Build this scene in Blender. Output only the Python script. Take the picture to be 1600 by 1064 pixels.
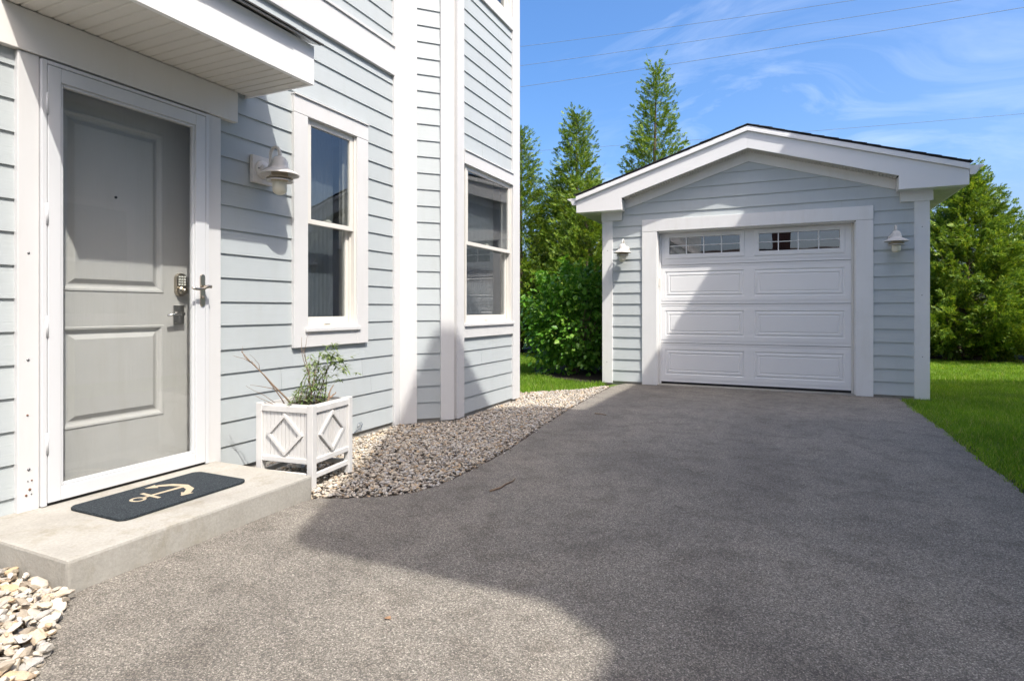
import bpy, bmesh, math, random
import numpy as np
from mathutils import Vector, Matrix
random.seed(7); RNG = np.random.default_rng(7)
R = math.radians
for o in list(bpy.data.objects): bpy.data.objects.remove(o)
SC = bpy.context.scene
COL = SC.collection

# ------------------------------------------------------------------ camera
# world frame: house wall is the plane x = 0, it runs along +y; garage front is y = 8.28
TH = math.atan(425 / 917.0)
cam_d = bpy.data.cameras.new('camera'); cam = bpy.data.objects.new('camera', cam_d); COL.objects.link(cam)
cam.location = (3.2, 0.0, 1.05); cam.rotation_euler = (R(90), 0, TH)
cam_d.sensor_width = 36.0; cam_d.lens = 36.0 * 917 / 1600; cam_d.shift_y = -48 / 1600
cam_d.clip_start = 0.05; cam_d.clip_end = 2000
SC.camera = cam

# ------------------------------------------------------------------ sky, sun, exposure
SUN = Vector((0.500, -0.293, 0.815)).normalized()
ELEV = math.asin(SUN.z); AZ = math.atan2(SUN.x, SUN.y)
world = bpy.data.worlds.new('World'); SC.world = world; world.use_nodes = True
wn, wl = world.node_tree.nodes, world.node_tree.links
wn.clear()
wout = wn.new('ShaderNodeOutputWorld'); bg = wn.new('ShaderNodeBackground'); sky = wn.new('ShaderNodeTexSky')
sky.sky_type = 'NISHITA'; sky.sun_disc = False; sky.sun_elevation = ELEV; sky.sun_rotation = AZ
sky.air_density = 0.8; sky.dust_density = 5.0; sky.ozone_density = 2.5; sky.altitude = 0
bg.inputs['Strength'].default_value = 0.15
# thin cirrus over the whole sky: direction projected on a high flat layer, streaky noise
tc = wn.new('ShaderNodeTexCoord'); sep = wn.new('ShaderNodeSeparateXYZ'); wl.new(tc.outputs['Generated'], sep.inputs[0])
mz = wn.new('ShaderNodeMath'); mz.operation = 'MAXIMUM'; wl.new(sep.outputs['Z'], mz.inputs[0]); mz.inputs[1].default_value = 0.03
mz2 = wn.new('ShaderNodeMath'); mz2.operation = 'ADD'; wl.new(mz.outputs[0], mz2.inputs[0]); mz2.inputs[1].default_value = 0.5
dx = wn.new('ShaderNodeMath'); dx.operation = 'DIVIDE'; wl.new(sep.outputs['X'], dx.inputs[0]); wl.new(mz2.outputs[0], dx.inputs[1])
dy = wn.new('ShaderNodeMath'); dy.operation = 'DIVIDE'; wl.new(sep.outputs['Y'], dy.inputs[0]); wl.new(mz2.outputs[0], dy.inputs[1])
cmb = wn.new('ShaderNodeCombineXYZ'); wl.new(dx.outputs[0], cmb.inputs[0]); wl.new(dy.outputs[0], cmb.inputs[1])
mp = wn.new('ShaderNodeMapping'); mp.inputs['Location'].default_value = (-6.6, -4, 0); mp.inputs['Rotation'].default_value = (0, 0, R(110)); mp.inputs['Scale'].default_value = (1.0, 2.3, 1)
wl.new(cmb.outputs[0], mp.inputs[0])
n1 = wn.new('ShaderNodeTexNoise'); n1.inputs['Scale'].default_value = 2.6; n1.inputs['Detail'].default_value = 9; n1.inputs['Roughness'].default_value = 0.58; n1.inputs['Distortion'].default_value = 1.4
wl.new(mp.outputs[0], n1.inputs['Vector'])
n2 = wn.new('ShaderNodeTexNoise'); n2.inputs['Scale'].default_value = 1.3; n2.inputs['Detail'].default_value = 3
wl.new(mp.outputs[0], n2.inputs['Vector'])
rp = wn.new('ShaderNodeMapRange'); rp.inputs['From Min'].default_value = 0.46; rp.inputs['From Max'].default_value = 0.80
wl.new(n1.outputs['Fac'], rp.inputs['Value'])
rp2 = wn.new('ShaderNodeMapRange'); rp2.inputs['From Min'].default_value = 0.38; rp2.inputs['From Max'].default_value = 0.66
wl.new(n2.outputs['Fac'], rp2.inputs['Value'])
mm = wn.new('ShaderNodeMath'); mm.operation = 'MULTIPLY'; wl.new(rp.outputs[0], mm.inputs[0]); wl.new(rp2.outputs[0], mm.inputs[1])
mm2 = wn.new('ShaderNodeMath'); mm2.operation = 'MULTIPLY'; wl.new(mm.outputs[0], mm2.inputs[0]); mm2.inputs[1].default_value = 0.62
mix = wn.new('ShaderNodeMix'); mix.data_type = 'RGBA'; wl.new(mm2.outputs[0], mix.inputs['Factor'])
hs = wn.new('ShaderNodeHueSaturation'); hs.inputs['Saturation'].default_value = 1.34; hs.inputs['Value'].default_value = 1.0; wl.new(sky.outputs[0], hs.inputs['Color'])
wl.new(hs.outputs[0], mix.inputs[6]); mix.inputs[7].default_value = (3.6, 3.9, 4.5, 1)
wl.new(mix.outputs[2], bg.inputs['Color']); wl.new(bg.outputs[0], wout.inputs[0])
sun_d = bpy.data.lights.new('sun', 'SUN'); sun = bpy.data.objects.new('sun', sun_d); COL.objects.link(sun)
sun_d.energy = 2.45; sun_d.angle = R(0.53); sun_d.color = (1.0, 0.955, 0.89)
sun.location = SUN * 60; sun.rotation_euler = (-SUN).to_track_quat('-Z', 'Y').to_euler()
vs = SC.view_settings
vs.view_transform = 'Standard'; vs.look = 'None'; vs.gamma = 1.0; vs.use_curve_mapping = False; vs.exposure = 1.2
SC.render.resolution_x, SC.render.resolution_y = 1024, 680

# ------------------------------------------------------------------ materials
def new_mat(name):
    m = bpy.data.materials.new(name); m.use_nodes = True
    nt = m.node_tree; b = nt.nodes['Principled BSDF']
    return m, nt.nodes, nt.links, b
def noise(N, L, scale, detail=4, rough=.55, coord='Object', mapscale=None, dist=0):
    t = N.new('ShaderNodeTexCoord'); n = N.new('ShaderNodeTexNoise')
    n.inputs['Scale'].default_value = scale; n.inputs['Detail'].default_value = detail; n.inputs['Roughness'].default_value = rough; n.inputs['Distortion'].default_value = dist
    if mapscale:
        mp = N.new('ShaderNodeMapping'); mp.inputs['Scale'].default_value = mapscale; L.new(t.outputs[coord], mp.inputs[0]); L.new(mp.outputs[0], n.inputs['Vector'])
    else: L.new(t.outputs[coord], n.inputs['Vector'])
    return n
def ramp(N, L, src, stops):
    r = N.new('ShaderNodeValToRGB'); e = r.color_ramp.elements
    while len(e) < len(stops): e.new(0.5)
    for i, (p, c) in enumerate(stops):
        e[i].position = p; e[i].color = (c[0], c[1], c[2], 1) if not isinstance(c, (int, float)) else (c, c, c, 1)
    L.new(src, r.inputs[0]); return r
def mult(N, L, a, b, fac=1.0, mode='MULTIPLY'):
    m = N.new('ShaderNodeMix'); m.data_type = 'RGBA'; m.blend_type = mode; m.inputs[0].default_value = fac
    L.new(a, m.inputs[6]); L.new(b, m.inputs[7]); return m.outputs[2]
def bump(N, L, src, b, strength, dist):
    bp = N.new('ShaderNodeBump'); bp.inputs['Strength'].default_value = strength; bp.inputs['Distance'].default_value = dist
    L.new(src, bp.inputs['Height']); L.new(bp.outputs[0], b.inputs['Normal']); return bp
def paint(name, base, rough=.5, var=.05, scale=3.0, grain=None, bstr=.15, dirt=0, spec=.4, objvar=0, metallic=0):
    m, N, L, b = new_mat(name)
    n = noise(N, L, scale, 5)
    r = ramp(N, L, n.outputs['Fac'], [(.25, tuple(c * (1 - var) for c in base)), (.75, tuple(min(1, c * (1 + var * .6)) for c in base))])
    col = r.outputs[0]
    if dirt:
        d = noise(N, L, 1.0, 6, .65, mapscale=(9, 9, 1.6))
        dr = ramp(N, L, d.outputs['Fac'], [(.5, (1, 1, 1)), (.78, (1 - dirt * .8, 1 - dirt, 1 - dirt * 1.3))])
        col = mult(N, L, col, dr.outputs[0])
    if objvar:
        oi = N.new('ShaderNodeObjectInfo')
        vr = ramp(N, L, oi.outputs['Random'], [(0, 1 - objvar), (1, 1.0)])
        col = mult(N, L, col, vr.outputs[0])
    L.new(col, b.inputs['Base Color'])
    b.inputs['Roughness'].default_value = rough; b.inputs['Specular IOR Level'].default_value = spec; b.inputs['Metallic'].default_value = metallic
    if grain:
        g = noise(N, L, 1.0, 6, .6, mapscale=grain, dist=.3); bump(N, L, g.outputs['Fac'], b, bstr, .004)
    return m
M = {}
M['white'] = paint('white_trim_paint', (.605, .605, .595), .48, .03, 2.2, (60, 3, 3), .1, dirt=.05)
M['white_garage'] = paint('white_trim_lightened', (.76, .76, .745), .48, .04, 2.2, (3, 60, 3), .12, dirt=.07)  # lighter copy of the trim white; extra garage light is in its colour
M['white_vinyl'] = paint('white_vinyl', (.77, .77, .76), .38, .02, 2.0)
M['white_metal'] = paint('white_aluminium', (.60, .61, .615), .30, .02, 3.0, spec=.5)
M['white_old'] = paint('weathered_white_plastic', (.62, .615, .595), .5, .06, 9.0, (70, 70, 4), .12, dirt=.1)
M['lamp_white'] = paint('lamp_white_enamel', (.64, .62, .58), .35, .06, 20, dirt=.12)
M['lamp_ring'] = paint('lamp_ring_rusty', (.52, .43, .31), .5, .2, 40)
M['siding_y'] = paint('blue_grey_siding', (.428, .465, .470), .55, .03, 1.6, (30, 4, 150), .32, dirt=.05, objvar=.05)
M['siding_x'] = paint('blue_grey_siding_lightened', (.50, .538, .540), .55, .03, 1.6, (4, 30, 150), .32, dirt=.05, objvar=.05)  # house siding paint lightened, putting the garage's brighter light into the colour
M['door'] = paint('taupe_door_paint', (.455, .445, .43), .5, .06, 2.0, (40, 26, 2.2), .5, dirt=.08)
M['jamb'] = paint('taupe_jamb_paint', (.40, .38, .355), .55, .08, 6.0, dirt=.15)
M['almond'] = paint('almond_vinyl', (.66, .64, .585), .4, .03, 3.0)
M['soffit'] = paint('soffit_vinyl', (.62, .60, .55), .45, .03, 2.0)
M['frieze'] = paint('frieze_paint', (.70, .685, .65), .5, .04, 2.0, (40, 2, 30), .1, dirt=.05)
M['black'] = paint('black_rubber', (.012, .012, .013), .6, .2, 30)
M['dark'] = paint('dark_gap', (.03, .03, .03), .8, .2, 10)
M['nickel'] = paint('satin_nickel', (.46, .41, .34), .28, .1, 30, metallic=1)
M['chrome'] = paint('chrome_lever', (.62, .61, .60), .18, .05, 30, metallic=1)
M['key'] = paint('keypad_key', (.75, .75, .70), .4, .03, 5)
M['rust'] = paint('rust', (.20, .09, .045), .8, .35, 90)
M['screw'] = paint('screw_zinc', (.22, .22, .22), .45, .2, 60, metallic=.6)
M['twig'] = paint('twig_bark', (.24, .17, .115), .8, .3, 40, (20, 20, 80), .3)
M['bark'] = paint('tree_bark', (.12, .085, .06), .9, .35, 12, (30, 30, 6), .8)
M['interior'] = paint('room_interior', (.16, .18, .21), .8, .1, 1.2)
M['curtain'] = paint('curtain_fabric', (.125, .14, .155), .85, .08, 5, (2, 90, 2), .2)
M['roof'] = paint('asphalt_shingle', (.055, .053, .052), .9, .35, 60, (120, 120, 120), .6, objvar=.35)
M['brownroof'] = paint('brown_shingle', (.07, .05, .04), .9, .35, 40, objvar=.3)
M['brick'] = paint('chimney_brick', (.22, .10, .07), .85, .3, 14)
M['mulch'] = paint('dark_mulch', (.035, .024, .017), .95, .6, 50, (60, 60, 60), 1.0)
M['wire'] = paint('wire_rubber', (.16, .19, .23), .7, .1, 5)
M['leaf_dead'] = paint('dead_leaf', (.34, .20, .11), .8, .3, 60)
M['bulb'] = paint('frosted_globe', (.70, .66, .52), .28, .04, 20, spec=.6)

def concrete():
    m, N, L, b = new_mat('concrete')
    n = noise(N, L, 2.6, 8, .62); r = ramp(N, L, n.outputs['Fac'], [(.28, (.30, .285, .25)), (.5, (.37, .355, .315)), (.75, (.42, .405, .365))])
    f = noise(N, L, 90, 3, .6); fr = ramp(N, L, f.outputs['Fac'], [(.3, .84), (.7, 1.0)])
    s = noise(N, L, 7, 7, .7, mapscale=(1, 1, .45)); sr = ramp(N, L, s.outputs['Fac'], [(.52, (1, 1, 1)), (.72, (.80, .77, .69))])
    c = mult(N, L, mult(N, L, r.outputs[0], fr.outputs[0]), sr.outputs[0])
    L.new(c, b.inputs['Base Color']); b.inputs['Roughness'].default_value = .85; b.inputs['Specular IOR Level'].default_value = .2
    bump(N, L, f.outputs['Fac'], b, .35, .004); return m
M['concrete'] = concrete()
M['foundation'] = M['concrete']

def asphalt():
    m, N, L, b = new_mat('worn_asphalt')
    tcn = N.new('ShaderNodeTexCoord')
    v = N.new('ShaderNodeTexVoronoi'); v.inputs['Scale'].default_value = 230; v.inputs['Randomness'].default_value = 1
    L.new(tcn.outputs['Object'], v.inputs['Vector'])
    sx = N.new('ShaderNodeSeparateColor'); L.new(v.outputs['Color'], sx.inputs[0])
    st = ramp(N, L, sx.outputs[0], [(0, (.080, .078, .074)), (.35, (.118, .114, .107)), (.7, (.168, .161, .150)), (.92, (.215, .206, .192)), (1, (.30, .288, .268))])
    ed = ramp(N, L, v.outputs['Distance'], [(.25, 1.0), (.62, .66)])
    c = mult(N, L, st.outputs[0], ed.outputs[0])
    f = noise(N, L, 260, 3, .7); fr = ramp(N, L, f.outputs['Fac'], [(.3, .72), (.7, 1.26)])
    c = mult(N, L, c, fr.outputs[0])
    g = noise(N, L, .9, 5, .6, dist=.6); gr = ramp(N, L, g.outputs['Fac'], [(.28, (.78, .78, .79)), (.5, (.98, .98, .98)), (.72, (1.14, 1.12, 1.10))])
    c = mult(N, L, c, gr.outputs[0])
    h = noise(N, L, 5.5, 5, .65); hr = ramp(N, L, h.outputs['Fac'], [(.36, (.80, .79, .78)), (.52, (1.0, 1.0, 1.0)), (.8, (1.06, 1.05, 1.03))])
    c = mult(N, L, c, hr.outputs[0])
    sp = N.new('ShaderNodeSeparateXYZ'); L.new(tcn.outputs['Object'], sp.inputs[0])
    wv = N.new('ShaderNodeMath'); wv.operation = 'MULTIPLY_ADD'; L.new(sp.outputs['X'], wv.inputs[0]); wv.inputs[1].default_value = 4.19; wv.inputs[2].default_value = -8.8
    wg = N.new('ShaderNodeMath'); wg.operation = 'MULTIPLY_ADD'; L.new(g.outputs['Fac'], wg.inputs[0]); wg.inputs[1].default_value = 5.0; L.new(wv.outputs[0], wg.inputs[2])
    cw = N.new('ShaderNodeMath'); cw.operation = 'COSINE'; L.new(wg.outputs[0], cw.inputs[0])
    cr_ = ramp(N, L, cw.outputs[0], [(0, (.985, .985, .985)), (.45, (1.0, 1.0, 1.0)), (1, (.88, .88, .885))]); c = mult(N, L, c, cr_.outputs[0])
    k = noise(N, L, 16, 3, .5); kr = ramp(N, L, k.outputs['Fac'], [(.70, (1, 1, 1)), (.80, (.62, .61, .60))]); c = mult(N, L, c, kr.outputs[0])
    br = N.new('ShaderNodeMix'); br.data_type = 'RGBA'; br.blend_type = 'MULTIPLY'; br.inputs[0].default_value = 1
    L.new(c, br.inputs[6]); br.inputs[7].default_value = (2.00, 1.905, 1.73, 1)
    L.new(br.outputs[2], b.inputs['Base Color']); b.inputs['Roughness'].default_value = .85; b.inputs['Specular IOR Level'].default_value = .25
    ad = N.new('ShaderNodeMath'); ad.operation = 'SUBTRACT'; L.new(f.outputs['Fac'], ad.inputs[0]); L.new(v.outputs['Distance'], ad.inputs[1])
    bump(N, L, ad.outputs[0], b, .6, .004); return m
M['asphalt'] = asphalt()

def stone_mat():
    m, N, L, b = new_mat('river_stone')
    oi = N.new('ShaderNodeObjectInfo'); ge = N.new('ShaderNodeNewGeometry')
    ad = N.new('ShaderNodeMath'); ad.operation = 'ADD'; L.new(oi.outputs['Random'], ad.inputs[0]); L.new(ge.outputs['Random Per Island'], ad.inputs[1])
    fr = N.new('ShaderNodeMath'); fr.operation = 'FRACT'; L.new(ad.outputs[0], fr.inputs[0])
    r = ramp(N, L, fr.outputs[0], [(0, (.25, .215, .17)), (.12, (.43, .38, .305)), (.26, (.49, .445, .37)), (.40, (.36, .35, .33)), (.52, (.55, .50, .41)), (.64, (.47, .345, .215)), (.74, (.44, .435, .425)), (.86, (.58, .55, .49)), (1, (.23, .18, .13))])
    n = noise(N, L, 26, 5, .65); nr = ramp(N, L, n.outputs['Fac'], [(.3, (.82, .80, .77)), (.7, (1.22, 1.2, 1.17))])
    L.new(mult(N, L, r.outputs[0], nr.outputs[0]), b.inputs['Base Color']); b.inputs['Roughness'].default_value = .75; b.inputs['Specular IOR Level'].default_value = .3
    bump(N, L, n.outputs['Fac'], b, .25, .006); return m
M['stone'] = stone_mat()
M['gravel_base'] = paint('gravel_bed_soil', (.12, .10, .08), .95, .5, 70, (90, 90, 90), .8)

def leafy(name, stops, rough=.5, trans=.35, tcol=1.25, spec=.35, patch=0):
    m, N, L, b = new_mat(name)
    ge = N.new('ShaderNodeNewGeometry')
    r = ramp(N, L, ge.outputs['Random Per Island'], stops); c = r.outputs[0]
    if patch:
        n = noise(N, L, 1.3, 4, .6); nr = ramp(N, L, n.outputs['Fac'], [(.3, (1 - patch, 1 - patch, 1 - patch * .6)), (.7, (1 + patch, 1 + patch * .7, 1 - patch * .3))])
        c = mult(N, L, c, nr.outputs[0])
    L.new(c, b.inputs['Base Color']); b.inputs['Roughness'].default_value = rough; b.inputs['Specular IOR Level'].default_value = spec
    t = N.new('ShaderNodeBsdfTranslucent'); tm = N.new('ShaderNodeMix'); tm.data_type = 'RGBA'; tm.blend_type = 'MULTIPLY'; tm.inputs[0].default_value = 1
    L.new(c, tm.inputs[6]); tm.inputs[7].default_value = (tcol * 1.1, tcol, tcol * .5, 1); L.new(tm.outputs[2], t.inputs['Color'])
    ms = N.new('ShaderNodeMixShader'); ms.inputs[0].default_value = trans
    L.new(b.outputs[0], ms.inputs[1]); L.new(t.outputs[0], ms.inputs[2]); L.new(ms.outputs[0], N['Material Output'].inputs['Surface'])
    return m
M['thuja'] = leafy('arborvitae_foliage', [(0, (.055, .13, .016)), (.4, (.115, .22, .025)), (.8, (.205, .305, .037)), (1, (.32, .40, .06))], .5, .32, patch=.15)
M['thuja_far'] = leafy('far_tree_foliage', [(0, (.06, .10, .03)), (1, (.13, .17, .05))], .55, .3)
M['shrub'] = leafy('shrub_leaf', [(0, (.055, .17, .018)), (.4, (.11, .28, .03)), (.85, (.20, .40, .055)), (1, (.32, .50, .10))], .38, .38, spec=.4)
M['grass'] = leafy('lawn_grass', [(0, (.085, .20, .010)), (.5, (.155, .315, .020)), (.88, (.25, .41, .042)), (1, (.44, .44, .18))], .5, .45, patch=.25)
M['plant'] = leafy('planter_leaf', [(0, (.12, .19, .06)), (.6, (.21, .29, .10)), (1, (.34, .40, .20))], .45, .3)
M['lawn_soil'] = paint('lawn_soil', (.10, .16, .02), .95, .4, 25, (60, 60, 60), .6)
M['ground'] = paint('far_ground', (.07, .10, .035), .95, .3, .6)

def matmat():
    m, N, L, b = new_mat('coir_navy')
    n = noise(N, L, 190, 5, .85); r = ramp(N, L, n.outputs['Fac'], [(.34, (.010, .015, .020)), (.56, (.050, .060, .068)), (.70, (.16, .175, .175))])
    L.new(r.outputs[0], b.inputs['Base Color']); b.inputs['Roughness'].default_value = .95; b.inputs['Specular IOR Level'].default_value = .1
    bump(N, L, n.outputs['Fac'], b, .9, .008); return m
M['mat'] = matmat()
M['anchor'] = paint('coir_cream', (.46, .39, .28), .95, .18, 260, (400, 400, 400), .8)

def glass(name, tint=(.90, .93, .93), ior=1.5):
    m, N, L, b = new_mat(name); N.remove(b)
    tr = N.new('ShaderNodeBsdfTransparent'); tr.inputs[0].default_value = (*tint, 1)
    gl = N.new('ShaderNodeBsdfGlossy'); gl.inputs['Roughness'].default_value = 0.0; gl.inputs[0].default_value = (1, 1, 1, 1)
    lw = N.new('ShaderNodeLayerWeight'); lw.inputs[0].default_value = .5; f0 = ((ior - 1) / (ior + 1)) ** 2
    pw = N.new('ShaderNodeMath'); pw.operation = 'POWER'; L.new(lw.outputs['Facing'], pw.inputs[0]); pw.inputs[1].default_value = 5.0
    fr = N.new('ShaderNodeMath'); fr.operation = 'MULTIPLY_ADD'; L.new(pw.outputs[0], fr.inputs[0]); fr.inputs[1].default_value = 1 - f0; fr.inputs[2].default_value = f0
    nz = noise(N, L, 1.7, 2, .4); bp = N.new('ShaderNodeBump'); bp.inputs['Strength'].default_value = .02; bp.inputs['Distance'].default_value = .05
    L.new(nz.outputs['Fac'], bp.inputs['Height']); L.new(bp.outputs[0], gl.inputs['Normal'])
    ms = N.new('ShaderNodeMixShader'); L.new(fr.outputs[0], ms.inputs[0]); L.new(tr.outputs[0], ms.inputs[1]); L.new(gl.outputs[0], ms.inputs[2])
    L.new(ms.outputs[0], N['Material Output'].inputs['Surface']); return m
M['glass'] = glass('window_glass', (.84, .86, .86), 1.75)
M['storm_glass'] = glass('storm_door_glass', (.965, .975, .97), 1.42)
M['garage_glass'] = glass('garage_door_glass', (.45, .47, .5), 2.1)

# ------------------------------------------------------------------ mesh helpers
ORG = {}
def origin(p): return ORG.get(p.name, Vector((0, 0, 0))) if p else Vector((0, 0, 0))
def tag(o, label=None, cat=None, group=None, kind=None):
    if label: o['label'] = label
    if cat: o['category'] = cat
    if group: o['group'] = group
    if kind: o['kind'] = kind
    return o
def thing(name, label, cat, loc, rotz=0, group=None, world_verts=True):
    o = bpy.data.objects.new(name, None); COL.objects.link(o); o.location = loc; o.rotation_euler = (0, 0, rotz); o.empty_display_size = .1
    tag(o, label, cat, group); ORG[o.name] = Vector(loc) if world_verts else Vector((0, 0, 0)); return o
def part_empty(name, parent):
    o = bpy.data.objects.new(name, None); COL.objects.link(o); o.parent = parent; o.empty_display_size = .1
    ORG[o.name] = origin(parent); return o
class MB:
    def __init__(s): s.v = []; s.f = []; s.sm = []
    def add(s, vs, fs, sm=False):
        k = len(s.v); s.v += [tuple(v) for v in vs]; s.f += [tuple(i + k for i in f) for f in fs]; s.sm += [sm] * len(fs); return s
    def hexa(s, p): return s.add(p, [(0, 3, 2, 1), (4, 5, 6, 7), (0, 1, 5, 4), (1, 2, 6, 5), (2, 3, 7, 6), (3, 0, 4, 7)])
    def box(s, x0, x1, y0, y1, z0, z1):
        return s.hexa([(x0, y0, z0), (x1, y0, z0), (x1, y1, z0), (x0, y1, z0), (x0, y0, z1), (x1, y0, z1), (x1, y1, z1), (x0, y1, z1)])
    def prism(s, a, b):           # two matching polygons
        n = len(a); fs = [tuple(range(n))[::-1], tuple(range(n, 2 * n))] + [(i, (i + 1) % n, n + (i + 1) % n, n + i) for i in range(n)]
        return s.add(list(a) + list(b), fs)
    def tube(s, pts, r, seg=8, cap=True):
        pts = [Vector(p) for p in pts]; n = len(pts); rs = r if isinstance(r, (list, tuple)) else [r] * n
        vs = []; t0 = (pts[1] - pts[0]).normalized(); u = t0.orthogonal().normalized()
        for i, p in enumerate(pts):
            t = ((pts[min(i + 1, n - 1)] - pts[max(i - 1, 0)])).normalized(); u = (u - t * u.dot(t)).normalized(); w = t.cross(u)
            for k in range(seg):
                a = 2 * math.pi * k / seg; vs.append(p + (u * math.cos(a) + w * math.sin(a)) * rs[i])
        fs = [(i * seg + k, i * seg + (k + 1) % seg, (i + 1) * seg + (k + 1) % seg, (i + 1) * seg + k) for i in range(n - 1) for k in range(seg)]
        if cap: fs += [tuple(range(seg))[::-1], tuple(range((n - 1) * seg, n * seg))]
        return s.add(vs, fs, True)
    def lathe(s, prof, c, seg=24):  # prof: (r, z)
        vs = []; n = len(prof)
        for (r, z) in prof:
            for k in range(seg):
                a = 2 * math.pi * k / seg; vs.append((c[0] + r * math.cos(a), c[1] + r * math.sin(a), c[2] + z))
        fs = [(i * seg + k, i * seg + (k + 1) % seg, (i + 1) * seg + (k + 1) % seg, (i + 1) * seg + k) for i in range(n - 1) for k in range(seg)]
        return s.add(vs, fs, True)
    def build(s, name, mat, parent=None, bevel=0, fix=True):
        me = bpy.data.meshes.new(name); o0 = origin(parent)
        me.from_pydata([(a - o0.x, b - o0.y, c - o0.z) for a, b, c in s.v], [], s.f)
        me.polygons.foreach_set('use_smooth', s.sm)
        if bevel or fix:
            bm = bmesh.new(); bm.from_mesh(me)
            if fix: bmesh.ops.recalc_face_normals(bm, faces=bm.faces)
            if bevel:
                ed = [e for e in bm.edges if len(e.link_faces) == 2 and e.calc_face_angle(0) > .6]
                bmesh.ops.bevel(bm, geom=ed, offset=bevel, segments=2, profile=.6, affect='EDGES', clamp_overlap=True)
            bm.to_mesh(me); bm.free()
        me.materials.append(M[mat]); ob = bpy.data.objects.new(name, me); COL.objects.link(ob)
        if parent: ob.parent = parent
        ORG[ob.name] = o0
        return ob
def fast_mesh(name, V, F, mat, parent=None, loc=None):   # V (n,3), F (m,k) arrays
    me = bpy.data.meshes.new(name); V = np.asarray(V, np.float32); F = np.asarray(F, np.int32); k = F.shape[1]
    if parent is not None: V = V - np.array(origin(parent), np.float32)
    me.vertices.add(len(V)); me.vertices.foreach_set('co', V.ravel())
    me.loops.add(F.size); me.loops.foreach_set('vertex_index', F.ravel())
    me.polygons.add(len(F)); me.polygons.foreach_set('loop_start', np.arange(0, F.size, k, dtype=np.int32))
    me.update(calc_edges=True); me.materials.append(M[mat])
    o = bpy.data.objects.new(name, me); COL.objects.link(o)
    if parent: o.parent = parent
    ORG[o.name] = origin(parent)
    return o
class Fr:   # a vertical wall frame: s along the wall, d outwards, z up
    def __init__(s, o, t, n): s.o, s.t, s.n = o, t, n
    def p(s, a, d, z): return (s.o[0] + s.t[0] * a + s.n[0] * d, s.o[1] + s.t[1] * a + s.n[1] * d, z)
    def box(s, mb, a0, a1, d0, d1, z0, z1):
        return mb.hexa([s.p(a0, d0, z0), s.p(a1, d0, z0), s.p(a1, d1, z0), s.p(a0, d1, z0), s.p(a0, d0, z1), s.p(a1, d0, z1), s.p(a1, d1, z1), s.p(a0, d1, z1)])
    def bx(s, name, mat, par, a0, a1, d0, d1, z0, z1, bevel=.003):
        return s.box(MB(), a0, a1, d0, d1, z0, z1).build(name, mat, par, bevel)
    def poly(s, mb, pts, d0, d1): return mb.prism([s.p(a, d0, z) for a, z in pts], [s.p(a, d1, z) for a, z in pts])
    def board(s, par, mat, a0, a1, zb, zt, b0=None, b1=None, lip=.019):   # one lap siding board
        if a1 - a0 < .01: return
        b0 = a0 if b0 is None else b0; b1 = a1 if b1 is None else b1; zt2 = zt + .012
        if a1 - a0 > 1.1 and b0 == a0 and b1 == a1 and random.random() < .55:
            c = random.uniform(max(a0 + .3, a1 - 2.2), a1 - .3)
            s.board(par, mat, a0, c - .0012, zb, zt, lip=lip); return s.board(par, mat, c + .0012, a1, zb, zt, lip=lip)
        j = random.uniform(-.0016, .0016)
        lo = [s.p(a0, .001, zb + j), s.p(a0, lip, zb + j), s.p(a1, lip, zb + j * .5), s.p(a1, .001, zb + j * .5)]
        hi = [s.p(b0, .001, zt2), s.p(b0, .0085, zt2), s.p(b1, .0085, zt2), s.p(b1, .001, zt2)]
        return MB().hexa(lo + hi).build('siding_board', mat, par)
    def ringpanel(s, mb, a0, a1, z0, z1, prof):   # nested rectangles: prof = (inset, depth)
        vs = []
        for i, d in prof: vs += [s.p(a0 + i, d, z0 + i), s.p(a1 - i, d, z0 + i), s.p(a1 - i, d, z1 - i), s.p(a0 + i, d, z1 - i)]
        fs = [(4 * k + q, 4 * k + (q + 1) % 4, 4 * k + 4 + (q + 1) % 4, 4 * k + 4 + q) for k in range(len(prof) - 1) for q in range(4)]
        k = 4 * (len(prof) - 1); fs.append((k, k + 1, k + 2, k + 3)); return mb.add(vs, fs)
    def sheet(s, mb, a, z, d, holes, back):       # slab front with rectangular holes on a grid; a, z: break lists
        for i in range(len(a) - 1):
            for k in range(len(z) - 1):
                if any(h[0] <= a[i] + 1e-6 and a[i + 1] <= h[1] + 1e-6 and h[2] <= z[k] + 1e-6 and z[k + 1] <= h[3] + 1e-6 for h in holes): continue
                s.box(mb, a[i], a[i + 1], back, d, z[k], z[k + 1])
        return mb

# ------------------------------------------------------------------ ground, driveway, lawn, gravel bed
def sheet_poly(name, pts, z, mat, thick=0, kind='structure', jitter=0):
    bm = bmesh.new(); vs = [bm.verts.new((x, y, z)) for x, y in pts]; f = bm.faces.new(vs)
    bmesh.ops.triangulate(bm, faces=[f])
    if thick:
        r = bmesh.ops.extrude_face_region(bm, geom=list(bm.faces)); vv = [e for e in r['geom'] if isinstance(e, bmesh.types.BMVert)]
        bmesh.ops.translate(bm, verts=vv, vec=(0, 0, -thick))
    bmesh.ops.recalc_face_normals(bm, faces=bm.faces)
    if not thick:
        for f in bm.faces:
            if f.normal.z < 0: f.normal_flip()
    me = bpy.data.meshes.new(name); bm.to_mesh(me); bm.free(); me.materials.append(M[mat]); o = bpy.data.objects.new(name, me); COL.objects.link(o)
    if kind: o['kind'] = kind
    return o
def wavy(pts, n=10, amp=.012):
    out = []
    for (a, b) in zip(pts[:-1], pts[1:]):
        for i in range(n):
            t = i / n; out.append((a[0] + (b[0] - a[0]) * t + random.uniform(-amp, amp), a[1] + (b[1] - a[1]) * t + random.uniform(-amp, amp)))
    return out + [pts[-1]]
sheet_poly('ground', [(-400, -400), (400, -400), (400, 400), (-400, 400)], -.06, 'ground')
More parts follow.
